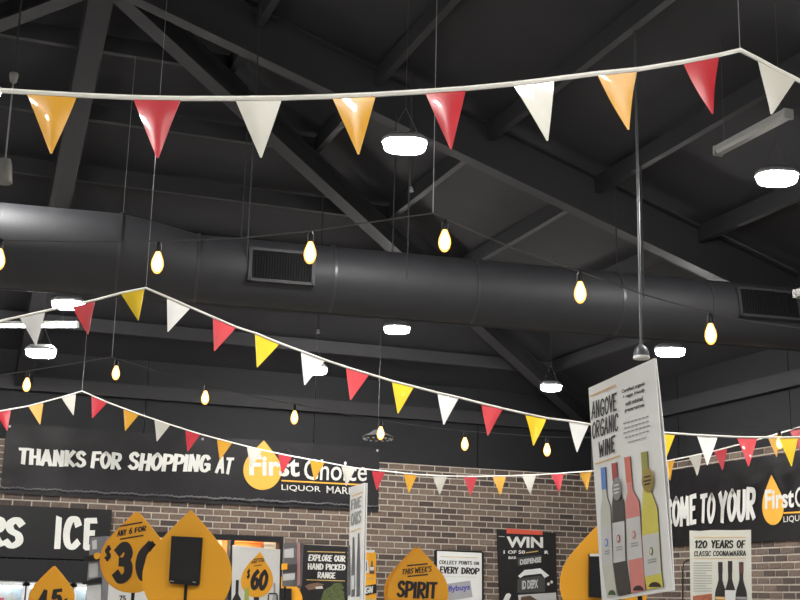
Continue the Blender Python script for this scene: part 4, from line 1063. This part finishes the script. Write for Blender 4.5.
MB().lathe([(.17, 0), (.17, .012), (.06, .022), (.02, .03)], 24, (0, .016, -c.z)).build('foot', M_black, P.root, True)

# 120 years poster on a hooked stand
c = un(720, 570, 11.2)
P = Plane('poster_stand', c, -YAW-.12, .0)
tag(P.root, 'white poster about one hundred twenty years with three dark bottles', 'poster')
M_cream = mat('poster_cream', (.66, .66, .58), .6, var=.02)
P.poly([(689.5, 530.5), (700, 531), (712, 530), (735, 530.3), (751, 529.8), (752, 618), (691, 618)], M_cream, 0, 'board', .01)
P.poly([(694, 537.2), (746, 537), (746, 537.7), (694, 537.9)], M_tan, -.003, 'printed_rule')
P.brush('120', (694.5, 548.5), (707.5, 548.5), (694.5, 540), M_blackprint, -.003, 0.26)
P.brush('YEARS', (711, 548.5), (733.5, 548.5), (711, 539.7), M_blackprint, -.003, 0.26)
P.brush('OF', (736.5, 548.5), (745.5, 548.5), (736.5, 539.7), M_blackprint, -.003, 0.26)
P.brush('CLASSIC', (694, 556.5), (711, 556.3), (694, 550.8), M_blackprint, -.003, 0.208)
P.brush('COONAWARRA', (713, 556.3), (746, 556), (713, 550.5), M_blackprint, -.003, 0.208)
P.poly([(693.5, 558.2), (746, 558), (746, 558.6), (693.5, 558.8)], M_tan, -.003, 'printed_rule')
M_faint = mat('faint_print', (.42, .42, .38), .6)
for i in range(12):
    y = 562.5+i*2.55; P.poly([(693.3, y), (712 if i % 5 != 4 else 706, y), (712 if i % 5 != 4 else 706, y+1), (693.3, y+1)], M_faint, -.003, 'small_print')
P.poly([(693, 596), (712, 593.5), (712, 618), (693, 618)], mat('photo_red', (.40, .12, .06), .6, var=.4, scale=25), -.003, 'printed_photo')
M_cap3 = mat('capsule_brown', (.10, .04, .035), .4)
for x, t, lab, cp in ((721, 562, M_tan, M_wineblk), (730.3, 561, M_paper, M_wineblk), (741.5, 562, M_greyprint, M_cap3)):
    printed_bottle(P, (x, 632), (x-.8 if x < 725 else x-.3, t), 11.3, M_wineblk, cp, lab, -.004-(.002 if 725 < x < 735 else 0), capf=.16, lab=((.46, .5) if lab != M_paper else (.3, .585)), neck=.36, shoulder=.62)
hp = [(-.55, .05)]
q = [P.px(683, 620), P.px(683, 570), P.px(684, 563), P.px(686.5, 560.5), P.px(690, 560)]
MB().tube([(q[0][0], .02, -c.z+.02)]+[(a, .02, b) for a, b in q]+[(0, .02, q[-1][1])], .008, 6).build('hook_pole', M_black, P.root, True)
MB().lathe([(.17, 0), (.17, .012), (.06, .022), (.02, .03)], 24, (q[0][0], .02, -c.z)).build('foot', M_black, P.root, True)
